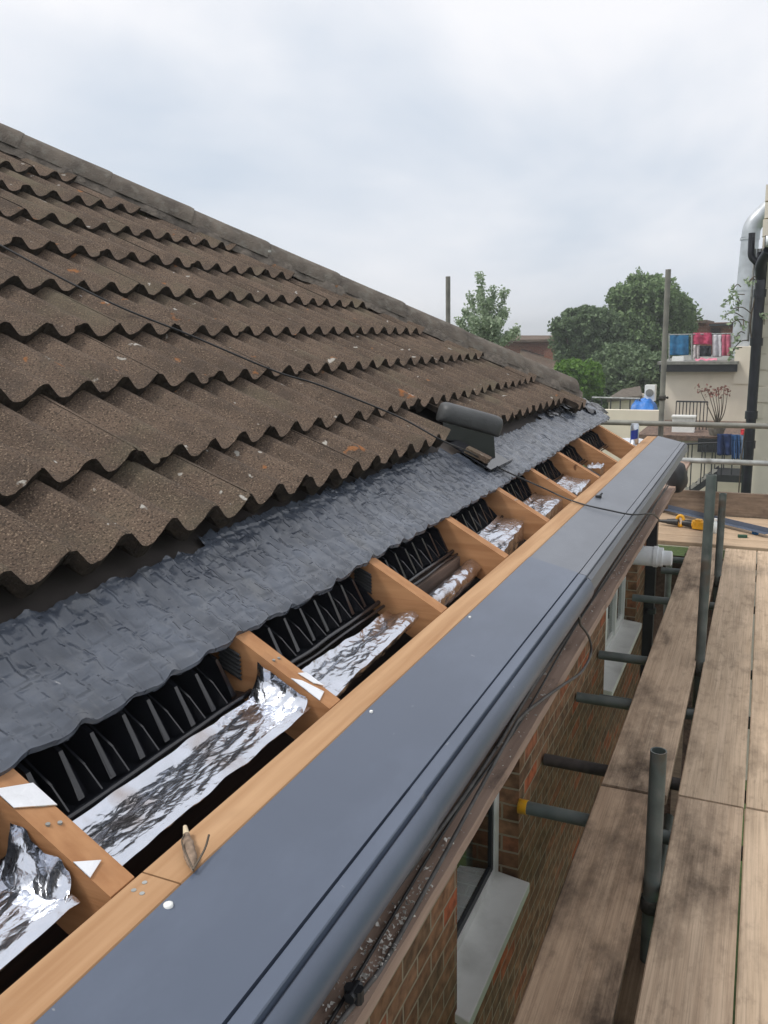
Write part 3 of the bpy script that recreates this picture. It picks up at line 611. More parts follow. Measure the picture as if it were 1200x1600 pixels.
# --- brick wall with two window openings
wl = MB(); X0, X1 = -1.0, -.73
wins = [(2.093, 2.794), (4.660, 5.960)]; ZS = 1.268; ZT = 2.14
ys = -1.
for a, b in wins:
    wl.box((X0, ys, G), (X1, a, ZT)); wl.box((X0+.002, a, G), (X1, b, ZS)); ys = b
wl.box((X0, ys, G), (X1, 6.58, ZT)); wl.build('brick_wall', M['brick'], house, uv=True)
MB().box((-6, 6.36, G), (X0-.002, 6.579, ZT)).build('end_wall', M['brick'], house, uv=True); MB().box((-6, -1.0, G), (X0-.002, -.8, ZT)).build('end_wall', M['brick'], house, uv=True)
for wi, (a, b) in enumerate(wins):
    wd = MB().box((-.832, a+.002, ZS+.004), (-.806, a+.052, ZT)).box((-.832, b-.052, ZS+.004), (-.806, b-.002, ZT)).box((-.832, a+.052, ZS+.004), (-.806, b-.052, ZS+.062)).box((-.832, a+.052, ZT-.05), (-.806, b-.052, ZT)).build('window', M['white'], house)
    sash = MB(); ms = [a+.052, b-.052] if wi == 0 else [a+.052, a+.48, a+.86, b-.052]
    for i in range(len(ms)-1):
        p, q = ms[i], ms[i+1]
        if wi: sash.box((-.828, p-.0, ZS+.062), (-.800, p+.03, ZT-.05)).box((-.828, q-.03, ZS+.062), (-.800, q, ZT-.05))
        else: sash.box((-.828, q-.022, ZS+.062), (-.812, q, ZT-.05)).box((-.828, p, ZS+.062), (-.812, p+.022, ZT-.05))
        sash.box((-.827, p+.03, ZS+.062), (-.812, q-.03, ZS+.088))
    sash.build('sash', M['darkmetal'] if wi == 0 else M['white'], wd)
    MB().box((-.824, a+.05, ZS+.06), (-.820, b-.05, ZT-.04)).build('pane', M['glass'], wd)
    sl_ = MB(); sl_.add([(-.834, a+.003, ZS+.028), (-.68, a-.03 if wi == 0 else a+.003, ZS+.016), (-.68, b-.012, ZS+.016), (-.834, b-.003, ZS+.028), (-.834, a+.003, ZS+.003), (-.68, a-.03 if wi == 0 else a+.003, ZS-.022), (-.68, b-.012, ZS-.022), (-.834, b-.003, ZS+.003)], [(0, 1, 2, 3), (7, 6, 5, 4), (0, 4, 5, 1), (1, 5, 6, 2), (2, 6, 7, 3), (3, 7, 4, 0)])
    so = sl_.build('sill', M['white'], wd); md = so.modifiers.new('b', 'BEVEL'); md.width = .004; md.segments = 2
    MB().box((-1.9, a-.3, ZS-.5), (-1.88, b+.3, ZT+.1)).box((-1.9, a-.3, ZS-.5), (X0, a-.28, ZT+.1)).box((-1.9, b+.28, ZS-.5), (X0, b+.3, ZT+.1)).box((-1.9, a-.28, ZS-.5), (X0, b+.28, ZS-.48)).box((-1.9, a-.28, ZT+.08), (X0, b+.28, ZT+.1)).build('room', M['oldwood'], house)
# flue and downpipes on the wall
fl = MB(); fy, fz = 5.36, 1.93
fl.tube([(-.735, fy, fz), (-.545, fy, fz)], .062, 24).tube([(-.560, fy, fz), (-.535, fy, fz)], .067, 24).tube([(-.545, fy, fz), (-.505, fy, fz)], .060, 24).tube([(-.51, fy, fz-.004), (-.455, fy, fz-.004)], .047, 24, hollow=.9)
fl.build('flue_pipe', M['whitepipe'], house)
MB().box((-.728, 6.42, G), (-.655, 6.50, 2.13)).tube([(-.69, 6.46, 1.2), (-.69, 6.46, 1.24)], .052, 12).build('downpipe', M['black_pipe'], house)
# roof vent cowl with its flat base, standing in the eave course
VA, VB = at(688, 643, 3.30), at(780, 668, 3.42); ax = VB-VA; Lv = np.linalg.norm(ax); ax /= Lv
sd_ = np.cross([0, 0, 1.], ax); sd_ /= np.linalg.norm(sd_); upv = np.cross(ax, sd_); vt = MB(); rg = []; nn = 24
for t_, k_ in ((-.02, .55), (.0, .8), (.05, .95), (.12, 1), (.86, 1), (.93, .97), (.98, .85), (1.01, .6)):
    c = VA+ax*Lv*t_; rg.append([c+sd_*.074*k_*np.sign(cos(a))*abs(cos(a))**.6+upv*(.046*k_*abs(sin(a))**.7 if sin(a) > 0 else -.040*abs(sin(a))**.5) for a in np.linspace(0, 2*pi, nn, endpoint=False)])
vs = [q for R in rg for q in R]; vt.add(vs, [(j*nn+i, j*nn+(i+1) % nn, (j+1)*nn+(i+1) % nn, (j+1)*nn+i) for j in range(7) for i in range(nn)]+[tuple(range(nn))[::-1], tuple(range(7*nn, 8*nn))], True)
vo = vt.build('roof_vent', M['vent'], house)
vb = MB(); secs = []  # black skirt fills the gap under the hood, standing in for its shade
for k in range(9):
    c = VA+ax*Lv*(.04+.86*k/8); l = c-sd_*.050-upv*.030; r = c+sd_*.050-upv*.030; bl = c-sd_*.052; br_ = c+sd_*.055
    secs.append([tuple(l), tuple(r), (br_[0], br_[1], rz(br_[0], .015)), (bl[0], bl[1], rz(bl[0], .015))])
for A, B in zip(secs, secs[1:]): vb.add(A+B, [(0, 1, 5, 4), (1, 2, 6, 5), (3, 0, 4, 7)])
vb.add(secs[-1], [(0, 1, 2, 3)]).add(secs[0], [(3, 2, 1, 0)])
mid_ = (VA+VB)/2; ym = mid_[1]-.05
vb.obox((-1.055, ym, rz(-1.055, .032)), [(1, 0, -TP), (0, 1, 0), (TP, 0, 1)], (.20, .26, .006)).obox((-.956, ym+.02, rz(-.956, .042)), [(1, 0, -TP), (0, 1, 0), (TP, 0, 1)], (.006, .22, .020))
vb.build('vent_base', M['black'], vo)
MB().obox((-1.03, ym-.10, rz(-1.03, .052)), [(1, .12, -TP*.85), (-.12, 1, 0), (TP, 0, 1)], (.105, .06, .022), .005).build('broken_tile', M['tile'], house)

# ================================================================== CABLES
def cable(pts, r, m, label, nm='cable', n=8, g=None):
    P_ = smooth_path(pts, 10); o = MB().tube(P_, r, n).build(nm, M[m], loc=tuple(P_[0])); return tag(o, label, 'cable', g)
def roofpt(px, py, off=.125):
    d = ray(px, py); s_ = (WZ+off-ZC+WI*TP)/(d[2]+d[0]*TP); return CC+d*s_
rp = [roofpt(*q) for q in [(0, 383), (120, 447), (200, 485), (300, 525), (430, 580), (500, 602), (620, 650), (690, 688)]]
d0 = rp[0]-rp[1]; rp = [rp[0]+d0*2.5]+rp
rp += [roofpt(730, 705, .075), roofpt(767, 725, .03), roofpt(807, 744, .022)]+[atz(850, 763, 2.66), atz(885, 779, 2.625), atz(915, 789, 2.613), atz(950, 797, 2.597), atz(987, 804, 2.575), atz(1018, 803, 2.55), atz(1030, 812, 2.45)]
cable(rp, .0033, 'cable', 'black cable trailing down the tiled roof and across the grey eaves trim')
lz = 2.172
cable([(-.625, -.5, lz), (-.622, .6, lz), (-.632, 1.2, lz+.01), (-.615, 1.9, lz+.005), (-.625, 2.6, lz), (-.612, 3.4, lz+.015), (-.626, 4.3, lz), (-.61, 5.3, lz+.02), (-.60, 6.5, lz+.02)], .0055, 'cableg', 'thick dusty grey cable lying along the timber ledge nearest the gutter')
cable([(-.605, -.5, lz), (-.610, .5, lz), (-.597, 1.0, lz), (-.612, 1.7, lz), (-.594, 2.3, lz+.006), (-.60, 3.1, lz+.03), (-.59, 4.0, lz+.04), (-.575, 5.0, lz+.06), (-.60, 6.4, lz+.05)], .0036, 'cable', 'thin black cable lying along the outer edge of the timber ledge')
lp = [(-.600, -.4, lz+.002), (-.598, .5, lz+.002), (-.590, .95, lz), (-.575, 1.15, lz-.002), (-.572, 1.3, lz-.004)]+[tuple(atx(px, py, -.548)) for px, py in [(790, 1160), (815, 1120), (845, 1095), (880, 1070), (908, 1050), (923, 1022), (921, 998), (908, 978), (893, 973)]]+[(-.60, 2.05, lz+.03)]
cable(lp, .0050, 'cableg', 'grey cable drooping off the ledge in a loop over the brick wall')
cq = atz(553, 1553, lz+.012); cl = MB().obox(cq, [(1, 0, 0), (0, 1, 0), (0, 0, 1)], (.034, .020, .026), .005).tube([cq-[0, .018, -.004], cq+[0, .018, .004]], .010, 10).build('cable_clip', M['darkmetal'], loc=tuple(cq)); tag(cl, 'dark square clip holding the cables at the near end of the ledge', 'clip')
# crumbs of mortar on the ledge: uncountable
mb = MB()
for k in range(900):
    y = random.choice([random.gauss(1.0, .25), random.gauss(1.25, .15), random.gauss(.75, .1), random.uniform(.4, 5.8)]); x = random.gauss(-.59, .013) if random.random() < .7 else random.uniform(-.64, -.57)
    if y < .2 or x > -.566: continue
    r = abs(random.gauss(0, .0016))+.0007; r = min(r*1.35, .0065); c = np.array([x, y, 2.166+r*.5]); n = 6
    vs = [c+np.array([random.uniform(-1, 1), random.uniform(-1, 1), random.uniform(-.6, .8)])*r*1.2 for _ in range(7)]
    mb.add(vs, [(0, 1, 2), (0, 2, 3), (0, 3, 4), (1, 2, 5), (2, 3, 5), (3, 4, 6), (4, 0, 6), (1, 5, 6), (0, 1, 6), (5, 3, 6)])
o = mb.build('mortar_crumbs', M['crumb']); o['kind'] = 'stuff'; o['label'] = 'white mortar crumbs scattered along the timber ledge'; o['category'] = 'debris'
# dried twig on the plate, drinks can in the last bay, black fixing on the trim
tw = thing('dried_twig', 'dried leaf and twig lying across the pale timber strip near the camera', 'twig', tuple(atz(292, 1332, WZ)))
A_, B_ = atz(291, 1303, WZ+.012), atz(302, 1362, WZ+.006); mb = MB()
mid = (A_+B_)/2
def lf(u, v):
    c = A_*(1-u)+B_*u; w_ = .0085*sin(pi*min(1, u*.92+.08))**.7; a = (v-.5)*pi*1.3
    dr = (B_-A_)/np.linalg.norm(B_-A_); sd2 = np.cross(dr, [0, 0, 1]); return c+sd2*w_*sin(a)*(1+.25*nz(u*9, v*4))+np.array([0, 0, 1])*(w_*cos(a)*.8+.002*nz(u*14, v*6))
mb.grid(lf, 22, 10).build('leaf', mat('dry_leaf', (.30, .22, .16), .9, base2=(.12, .085, .06), nscale=60, bump=.6), tw)
mb = MB(); mb.tube(smooth_path([B_+[0, 0, .003], B_*.6+A_*.4+[.015, .012, .006], B_*.4+A_*.6+[.020, .02, .014]], 5), .0016, 5).tube(smooth_path([B_+[0, 0, .003], mid+[-.012, 0, .010], mid+[-.016, .012, .016]], 5), .0012, 5)
mb.build('stem', M['bark'], tw)
MB().tube([A_+[0, 0, -.001], A_-(B_-A_)*.18+[0, 0, .002]], [.005, .003], 7).build('bud', mat('bud', (.62, .52, .36), .8), tw)
cb = at(991, 689, 5.62); ct = thing('drinks_can', 'silver and blue drinks can standing on foil in the farthest roof bay', 'can', (cb[0], 5.62, 2.602))
cx_, cy_, cz_ = cb[0], 5.62, 2.602; hh = .135
MB().tube([(cx_, cy_, cz_), (cx_, cy_, cz_+.006), (cx_, cy_, cz_+hh-.012), (cx_, cy_, cz_+hh-.002), (cx_, cy_, cz_+hh)], [.022, .0275, .0275, .023, .023], 20).build('can_body', mat('can_silver', (.62, .66, .72), .3, metal=.9), ct)
MB().grid(lambda u, v: (cx_+.0281*cos(-2.4+u*1.8), cy_+.0281*sin(-2.4+u*1.8), cz_+.03+.06*v+.012*u), 10, 3).build('can_print', mat('can_blue', (.02, .04, .25), .35), ct)
q = atz(935, 778, 2.603); o = MB().obox(q+[0, 0, .006], [(1, .4, 0), (-.4, 1, 0), (0, 0, 1)], (.026, .016, .012), .003).tube([q+[0, 0, .004], q+[.012, .022, .018]], .004, 6).build('fixing_clip', M['blackm'], loc=tuple(q)); tag(o, 'small black clip lying on the grey eaves trim near the cable', 'clip')

# ================================================================== SCAFFOLD
BZ = 1.658; BT = .038
def board_y(x0, x1, y0, y1, m, label, lift=0., skew=0.):
    c = ((x0+x1)/2, (y0+y1)/2, BZ-BT/2+lift)
    mb = MB(); n = 24; vs = []; b_ = .004
    pr = [(x0+b_, BZ), (x1-b_, BZ), (x1, BZ-b_), (x1, BZ-BT+b_), (x1-b_, BZ-BT), (x0+b_, BZ-BT), (x0, BZ-BT+b_), (x0, BZ-b_)]
    for j in range(n+1):
        y = y0+(y1-y0)*j/n; wx = .003*nz(y*1.4, x0*9); wz = .003*nz(y*1.1, x0*13)
        vs += [(x+wx+skew*(y-y0), y+.004*nz(x*9, y0), z+wz+lift) for x, z in pr]
    mb.add(vs, [(j*8+i, j*8+(i+1) % 8, (j+1)*8+(i+1) % 8, (j+1)*8+i) for j in range(n) for i in range(8)]+[tuple(range(8)), tuple(range(n*8, n*8+8))[::-1]])
    o = mb.build('scaffold_board', M[m], loc=c); return tag(o, label, 'plank', 'scaffold boards of the walkway')
board_y(-.458, -.237, .35, 2.925, 'boardA', 'nearest dirty brown scaffold board, beside the brick wall and first window')
board_y(-.456, -.222, 2.945, 6.86, 'boardA' if False else 'boardB', 'second scaffold board along the brick wall, running to the far deck')
board_y(-.185, .034, .30, 2.955, 'boardB', 'near stained scaffold board just right of the short green pole')
board_y(-.186, .036, 2.968, 6.87, 'boardC', 'far scaffold board just right of the tall pole, with a dark blotch')
board_y(.040, .262, .30, 2.965, 'boardC', 'near pale scaffold board at the right edge of the photo', -.003)
board_y(.043, .265, 2.975, 6.87, 'boardC', 'far pale scaffold board at the right edge of the photo')
board_y(.270, .492, .3, 6.86, 'boardC', 'outermost pale scaffold board beyond the right edge')
lb = [('front cross board of the far deck, behind the two poles', 6.985), ('second cross board of the far deck, under the yellow tool', 7.215), ('third cross board of the far deck, under the long metal strip', 7.445), ('fourth cross board of the far deck, close to the toe board', 7.675), ('last cross board of the far deck, against the toe board', 7.905)]
for l, y in lb:
    o = MB().obox((.15, y+.112, BZ-BT/2+random.uniform(-.002, .003)), [(0, 1, 0), (0, 0, 1), (1, 0, 0)], (.221, BT, 2.7), .004).build('scaffold_board', M['boardX'], loc=(.15, y+.11, BZ)); tag(o, l, 'plank', 'scaffold boards of the far deck')
o = MB().obox((.35, 8.17, BZ+.105), [(0, 1, 0), (0, 0, 1), (1, 0, 0)], (BT, .222, 3.2), .004).build('toe_board', M['toe'], loc=(.35, 8.17, BZ)); tag(o, 'brown toe board standing on edge behind the far deck', 'plank')
R = .02415
def pole(p, q, m, label, cat='scaffold pole', nm='scaffold_pole', g=None, coup=()):
    t_ = thing(nm, label, cat, tuple(p), g)
    n = 6; pts = [np.array(p, float)+(np.array(q, float)-np.array(p, float))*i/n for i in range(n+1)]
    MB().tube(pts, R, 22, hollow=.84).build('tube', M[m], t_)
    for c in coup:
        c = np.array(c, float); d = np.array(q, float)-np.array(p, float); d /= np.linalg.norm(d); a = np.array([0, 1., 0]) if abs(d[1]) < .9 else np.array([1., 0, 0]); b_ = np.cross(d, a)
        mb = MB().tube([c-d*.022, c-d*.018, c+d*.018, c+d*.022], [R+.003, R+.007, R+.007, R+.003], 14)
        mb.obox(c+a*(R+.022), [d, b_, a], (.05, .045, .04), .006).tube([c+a*(R+.01)+b_*.035, c+a*(R+.01)-b_*.05], .007, 8).tube([c+a*(R+.01)-b_*.035, c+a*(R+.01)-b_*.048], .013, 6)
        mb.build('coupler', M['rust'], t_)
    return t_
def on(q, x, zz): return None
pole((-.212, 2.42, G), (-.212, 2.42, 2.09), 'tube', 'short green scaffold pole rising between the boards in the foreground', g='upright scaffold poles', coup=[(-.212, 2.42, 1.575), (-.212, 2.42, 1.35)])
pole((-.204, 4.36, G), (-.204, 4.36, 2.622), 'tube', 'tall grey-green scaffold pole rising between the boards further along', g='upright scaffold poles', coup=[(-.204, 4.36, 1.60)])
pole((-.203, 6.05, G), (-.203, 6.05, 2.235), 'tube', 'shorter dark pole just right of and behind the tall grey-green pole', g='upright scaffold poles', coup=[(-.203, 6.05, 1.60)])
fp = at(1036, 600, 8.1); pole((fp[0]+.01, 8.1, G), (fp[0]-.003, 8.1, 3.865), 'tubegrey', 'tall worn pole standing behind the far rails against the cream building', g='upright scaffold poles', coup=[(fp[0], 8.1, 2.73)])
hp = at(700, 432, 8.3); pole((hp[0], 8.3, G), tuple(hp), 'tubegrey', 'lone dark pole poking up behind the roof hip', g='upright scaffold poles')
pole((-.585, 6.72, G), (-.585, 6.72, 1.60), 'galv', 'pale pole under the deck just past the white flue pipe', g='upright scaffold poles')
zr = at(1100, 664, 8.06)[2]; zr2 = at(1100, 720, 8.06)[2]
pole((at(938, 661, 8.05)[0], 8.05, zr+.004), (3.2, 8.05, zr), 'tubegrey', 'upper guard rail crossing in front of the cream building', g='guard rails of the far deck')
pole((at(1060, 720, 8.05)[0], 8.05, zr2), (3.2, 8.05, zr2), 'galv', 'lower guard rail level with the dark stair landing', g='guard rails of the far deck')
TZ = BZ-BT-R-.002
tr = [(2.777, -.722, 'tube', 'transom with a yellow end cap touching the wall by the first window'), (3.160, -.722, 'rusty', 'dark rusty transom next beyond the yellow capped one'), (3.822, -.722, 'tube', 'transom poking out at the near side of the second window sill'),
      (4.417, -.722, 'tube', 'transom crossing over the second window sill'), (5.53, -.70, 'tube', 'transom passing below the white flue pipe'), (6.28, -.60, 'tube', 'near one of two transoms beside the end of the flue pipe'), (6.62, -.60, 'tube', 'far one of two transoms beside the end of the flue pipe')]
M['rusty'] = mat('rusty_tube', (.060, .050, .045), .75, base2=(.028, .024, .022), nscale=24, bump=.8, bscale=60, metal=.1)
for y, x, m, l in tr:
    t_ = pole((x, y, TZ), (1.15, y, TZ+.0), m, l, 'scaffold pole', 'scaffold_transom', 'transoms under the walkway')
    if y == 2.777: MB().tube([(x-.006, y, TZ), (x-.004, y, TZ), (x+.028, y, TZ)], [R-.004, R+.003, R+.003], 18).build('end_cap', M['yellow'], t_)
pole((-.66, 4.09, TZ-.11), (1.1, 4.09, TZ-.11), 'tube', 'lower short transom just beneath the second window sill', 'scaffold pole', 'scaffold_transom', 'transoms under the walkway')
pole((-.160, .2, TZ-2*R-.004), (-.160, 8.2, TZ-2*R-.004), 'tube', 'long ledger tube running lengthwise beneath the walkway boards', nm='scaffold_ledger')
pole((-.245, 1.3, 1.30), (-.245, 3.4, 1.30), 'tube', 'lower ledger tube seen in the gap below the foreground pole', nm='scaffold_ledger')
o = MB().obox((-.30, 1.7, 1.36), [(1, 0, 0), (0, 0, 1), (0, 1, 0)], (.225, .038, 2.2), .004).build('scaffold_board', M['boardA'], loc=(-.3, 1.7, 1.36)); tag(o, 'dark lower board seen through the gap beneath the foreground boards', 'plank')

# ---- tools and bits on the far deck
a0 = atz(1040, 796, BZ+.035); a1 = atz(1215, 838, BZ+.035)
mb = MB(); d = a1-a0; d[2] = 0; d = d/np.linalg.norm(d); sdv = np.array([-d[1], d[0], 0]); ln = 1.15
o = mb.obox(a0+d*ln/2+[0, 0, .0], [sdv, (0, 0, 1), d], (.055, .004, ln)).obox(a0+d*ln/2+sdv*.0285+[0, 0, .02], [sdv, (0, 0, 1), d], (.003, .045, ln)).build('metal_strip', M['pvc2'], loc=tuple(a0)); tag(o, 'long dark grey trim strip lying across the far deck behind the yellow tool', 'strip')
tl = atz(1078, 826, BZ); tx, ty = tl[0], tl[1]
T = thing('cordless_tool', 'yellow and black cordless power tool lying on the far deck', 'power tool', (tx, ty, BZ))
e1 = np.array([.93, -.22, 0]); e1 /= np.linalg.norm(e1); e2 = np.array([-e1[1], e1[0], 0]); zz = np.array([0, 0, 1.]); c = np.array([tx, ty, BZ])
mb = MB(); cc_ = c-e1*.085+zz*.060; ring = [cc_+e1*.030*cos(a)+zz*.045*sin(a) for a in np.linspace(0, 2*pi, 17)]
mb.tube(ring, .014, 10).build('handle', M['yellow'], T)
MB().tube([c-e1*.065+zz*.045, c-e1*.02+zz*.045, c+e1*.03+zz*.04], [.026, .032, .034], 14).tube([c-e1*.20+zz*.040, c-e1*.10+zz*.045], [.022, .034], 12).tube([c-e1*.27+zz*.038, c-e1*.20+zz*.040], [.012, .018], 10).build('motor_body', M['blackm'], T)
MB().obox(c+e1*.075+zz*.042, [e1, e2, zz], (.105, .075, .062), .014).obox(c+e1*.07+zz*.080, [e1, e2, zz], (.05, .06, .02), .006).tube([c+e1*.02+zz*.045, c+e1*.05+zz*.045], [.036, .042], 12).build('battery', M['yellow'], T)
bt = atz(1117, 833, BZ); B = thing('clear_bottle', 'small clear bottle standing on the far deck between the two poles', 'bottle', tuple(bt))
MB().tube([bt, bt+[0, 0, .004], bt+[0, 0, .075], bt+[0, 0, .095], bt+[0, 0, .110]], [.020, .024, .024, .011, .011], 14).build('bottle_body', M['clear'], B)
MB().tube([bt+[0, 0, .108], bt+[0, 0, .125]], .013, 10).build('bottle_cap', M['white'], B)
q = atz(1160, 840, BZ)
o = MB().obox(q+[0, 0, .012], [(1, .2, 0), (-.2, 1, 0), (0, 0, 1)], (.07, .04, .02), .006).build('glove', cloth('green_cloth', (.04, .09, .06)), loc=tuple(q)); tag(o, 'small dark green rag on the far deck right of the poles', 'rag')
q = atz(1180, 835, BZ); o = MB().obox(q+[0, 0, .014], [(1, -.1, 0), (.1, 1, 0), (0, 0, 1)], (.05, .04, .022), .006).build('tape_roll', cloth('blue_box', (.03, .14, .35)), loc=tuple(q)); tag(o, 'small blue pack on the far deck near the metal strip', 'pack')

# timber fence between the house end and the deck, seen through the gap by the flue
fn_ = thing('garden_fence', 'brown board fence seen through the gap below the far deck beside the black downpipe', 'fence', (-.9, 7.45, G))
mb = MB(); x = -2.6
while x < -.25:
    mb.box((x, 7.45+random.uniform(-.004, .004), G), (x+.118, 7.468, 1.42+random.uniform(-.012, .012))); x += .123
mb.build('fence_boards', M['oldwood'], fn_)
for x in (-2.2, -.95, -.52): MB().box((x, 7.38, G), (x+.07, 7.447, 1.45)).build('fence_post', M['toe'], fn_)

# ================================================================== NEIGHBOURS
def pbox(mb, x0, y0, x1, y1, Y, D, zlo=None):
    """box whose front face at depth Y spans the given photo rectangle"""
    a = at(x0, (y0+y1)/2, Y)[0]; b = at(x1, (y0+y1)/2, Y)[0]; zt = at((x0+x1)/2, y0, Y)[2]; zb = at((x0+x1)/2, y1, Y)[2] if zlo is None else zlo
    return mb.box((a, Y, zb), (b, Y+D, zt))
# right-hand house close by
xr = at(1181, 560, 11.)[0]
nb = thing('neighbour_house', 'pale rendered house corner at the right edge behind black pipes', 'house', (xr, 11., 0))
MB().box((xr, 11., G), (xr+5, 17, at(1190, 392, 11)[2])).build('wall', M['creamw'], nb)
mb = MB()
for i in range(14):
    z = 2.3+i*.19; e = .012+.010*(i % 2); mb.box((xr-e, 10.985, z), (xr+.12+.08*(i % 2), 11.2, z+.175), .006)
mb.build('quoins', M['creamw'], nb)
zt_n = at(1190, 392, 11)[2]; MB().box((xr+.01, 10.62, zt_n+.003), (xr+5, 17.2, zt_n+.13)).build('roof', M['darkmetal'], nb)
MB().tube([(xr+.02, 10.55, zt_n+.06), (xr+5, 10.55, zt_n+.06)], .06, 12).build('gutter', M['whitepipe'], nb)
P_ = [at(1190, 385, 10.8), at(1187, 420, 10.85), at(1183, 520, 10.9), at(1176, 690, 10.9), at(1171, 785, 10.9), at(1168, 860, 10.9)]
mb = MB().tube([(p[0]*0+P_[2][0], 10.88, z) for p, z in zip(P_, (zt_n-.3, 4.2, 3.6, 2.6, 1.8, G))], .058, 14)
for z in (3.7, 3.15, 2.3, 1.95): mb.tube([(P_[2][0], 10.88, z), (P_[2][0], 10.88, z+.09)], .072, 14)
mb.tube(smooth_path([(P_[2][0], 10.88, zt_n-.32), (P_[2][0]-.01, 10.8, zt_n-.17), (P_[2][0]+.06, 10.66, zt_n-.03)], 5), .058, 12)
mb.build('soil_pipe', M['black_pipe'], nb)
sx = P_[2][0]-.10
MB().tube(smooth_path([tuple(at(1175, 364, 10.93)), tuple(at(1174, 385, 10.93)), tuple(at(1174, 400, 10.93)), tuple(at(1180, 408, 10.93)), tuple(at(1188, 415, 10.93))], 5), .038, 10).build('rainwater_pipe', M['black_pipe'], nb)
for dx, r in ((-.035, .014), (.0, .016), (.03, .012)):
    MB().tube([(sx+dx+.05, 11.0, 4.25), (sx+dx+.04, 11.0, 3.2)], r, 8).build('conduit', M['galv'], nb)
# spiral duct
YD = 28.6; dx_ = at(1163, 470, YD)[0]; zb = at(1163, 545, YD)[2]; ze = at(1163, 372, YD)[2]; kd = YD/14.
dk = thing('extract_duct', 'fat silver extract duct rising beside the black pipes and bending right', 'duct', (dx_, YD, zb))
MB().tube([(dx_-.04, YD, zb-.3), (dx_, YD, (zb+ze)/2), (dx_+.05, YD, ze)], .125*kd, 22).tube([(dx_, YD, zb+.85*kd), (dx_, YD, zb+.89*kd)], .133*kd, 22).tube([(dx_+.04, YD, ze-.06), (dx_+.04, YD, ze)], .137*kd, 22).build('duct_pipe', M['duct'], dk)
ed = [np.array([dx_+.05, YD, ze]), np.array([dx_+.10, YD, ze+.34]), np.array([dx_+.36, YD, ze+.66]), np.array([dx_+.9, YD-.1, ze+1.15]), np.array([dx_+2.3, YD-.3, ze+2.3])]
MB().tube(smooth_path(ed, 4), .128*kd, 22).build('duct_elbow', M['duct'], dk)
# cream flat-roofed annexe
YA = 28.; an = thing('annexe', 'cream flat roofed annexe with a dark roof edge and washing above it', 'building', (at(1090, 600, YA)[0], YA, 0))
pbox(MB(), 1036, 576, 1260, 700, YA, 8, G).build('wall', M['cream'], an)
pbox(MB(), 1147, 541, 1262, 600, YA-.05, 3).build('stair_head', M['cream'], an)
mb = MB(); pbox(mb, 1030, 569, 1152, 581, YA-.35, 8.6); mb.build('roof_edge', M['darkmetal'], an)
mb = MB(); pbox(mb, 1027, 565, 1154, 569.5, YA-.45, 8.8); mb.build('roof_slab', M['tubegrey'], an)
# terrace block below, with stairs in front
YT = 23.6; te = thing('terrace', 'cream rendered terrace block behind the dark metal stair', 'building', (at(1110, 740, YT)[0], YT, 0))
pbox(MB(), 1000, 690, 1300, 800, YT, 4.2, G).build('wall', M['cream'], te)
mb = MB(); pbox(mb, 995, 683, 1300, 691, YT-.2, 4.3); mb.build('terrace_edge', M['oldwood'], te)
mb = MB(); pbox(mb, 1090, 688, 1300, 710, YT-.25, .2); mb.build('fascia_beam', M['darkmetal'], te)
# low parapet to the left with its cream face
o = MB(); pbox(o, 930, 641, 1036, 700, 26.5, .3, G); o = o.build('parapet_wall', M['cream'], loc=(at(985, 650, 26.5)[0], 26.5, 0)); tag(o, 'low cream parapet wall in front of the blue tarpaulin', 'wall')
mb = MB(); a = at(925, 621, 27.2); b = at(1000, 623, 27.2)
fr_ = thing('fence_rail', 'thin pale fence with rail left of the blue tarpaulin', 'fence', (a[0], 27.2, 0)); 
MB().tube([a, b], .03, 6).build('rail', M['galv'], fr_)
for k in range(6):
    p = a+(b-a)*k/5; MB().tube([(p[0], p[1], 0), p], .02, 6).build('post', M['darkmetal'], fr_)
# shed with pitched tile roof
YS = 31.; sh = thing('shed', 'small shed with a pitched tiled roof in front of the big tree', 'shed', (at(978, 630, YS)[0], YS, 0))
pbox(MB(), 950, 622, 1003, 660, YS, 3, 0).build('wall', M['creamw'], sh)
p = [at(948, 623, YS-.2), at(1004, 618, YS-.2), at(1000, 603, YS+2), at(985, 603, YS+2), at(972, 608, YS+2)]
rf = MB(); rf.add([p[0], p[1], p[2], p[4]], [(0, 1, 2, 3)]); rf.add([q+np.array([0, 0, -.12]) for q in (p[0], p[1])]+[p[1], p[0]], [(0, 1, 2, 3)]); rf.build('roof', M['hip'], sh)
# AC unit
YC = 27.6; ac = thing('air_conditioner', 'white outdoor air conditioning unit beside the blue tarpaulin', 'air conditioner', tuple(at(1015, 627, YC)))
pbox(MB(), 1007, 602, 1023, 627, YC, .45).build('case', M['white'], ac)
cc_ = at(1015, 614, YC-.01); MB().tube([cc_, cc_-np.array([0, .03, 0])], .12, 16).build('fan_grille', M['tubegrey'], ac)
# blue tarp: draped mound
def tarp(u, v):
    X = at(984+38*u, 641, 26.9)[0]; z0 = at(1003, 641, 26.9)[2]; h_ = (.36*(max(0, sin(pi*u))**.35)*(1+.35*nz(u*3.5, v*2.5))+.06*nz(u*9, v*7))*(1-(2*v-1)**6)
    return (X, 26.85+1.1*v, z0-.05+h_)
o = MB().grid(tarp, 24, 16).build('tarpaulin', mat('blue_tarp', (.02, .16, .52), .5, var=.3, nscale=3), loc=tuple(at(1003, 641, 27))); tag(o, 'bright blue tarpaulin bundled behind the cream parapet', 'tarpaulin')
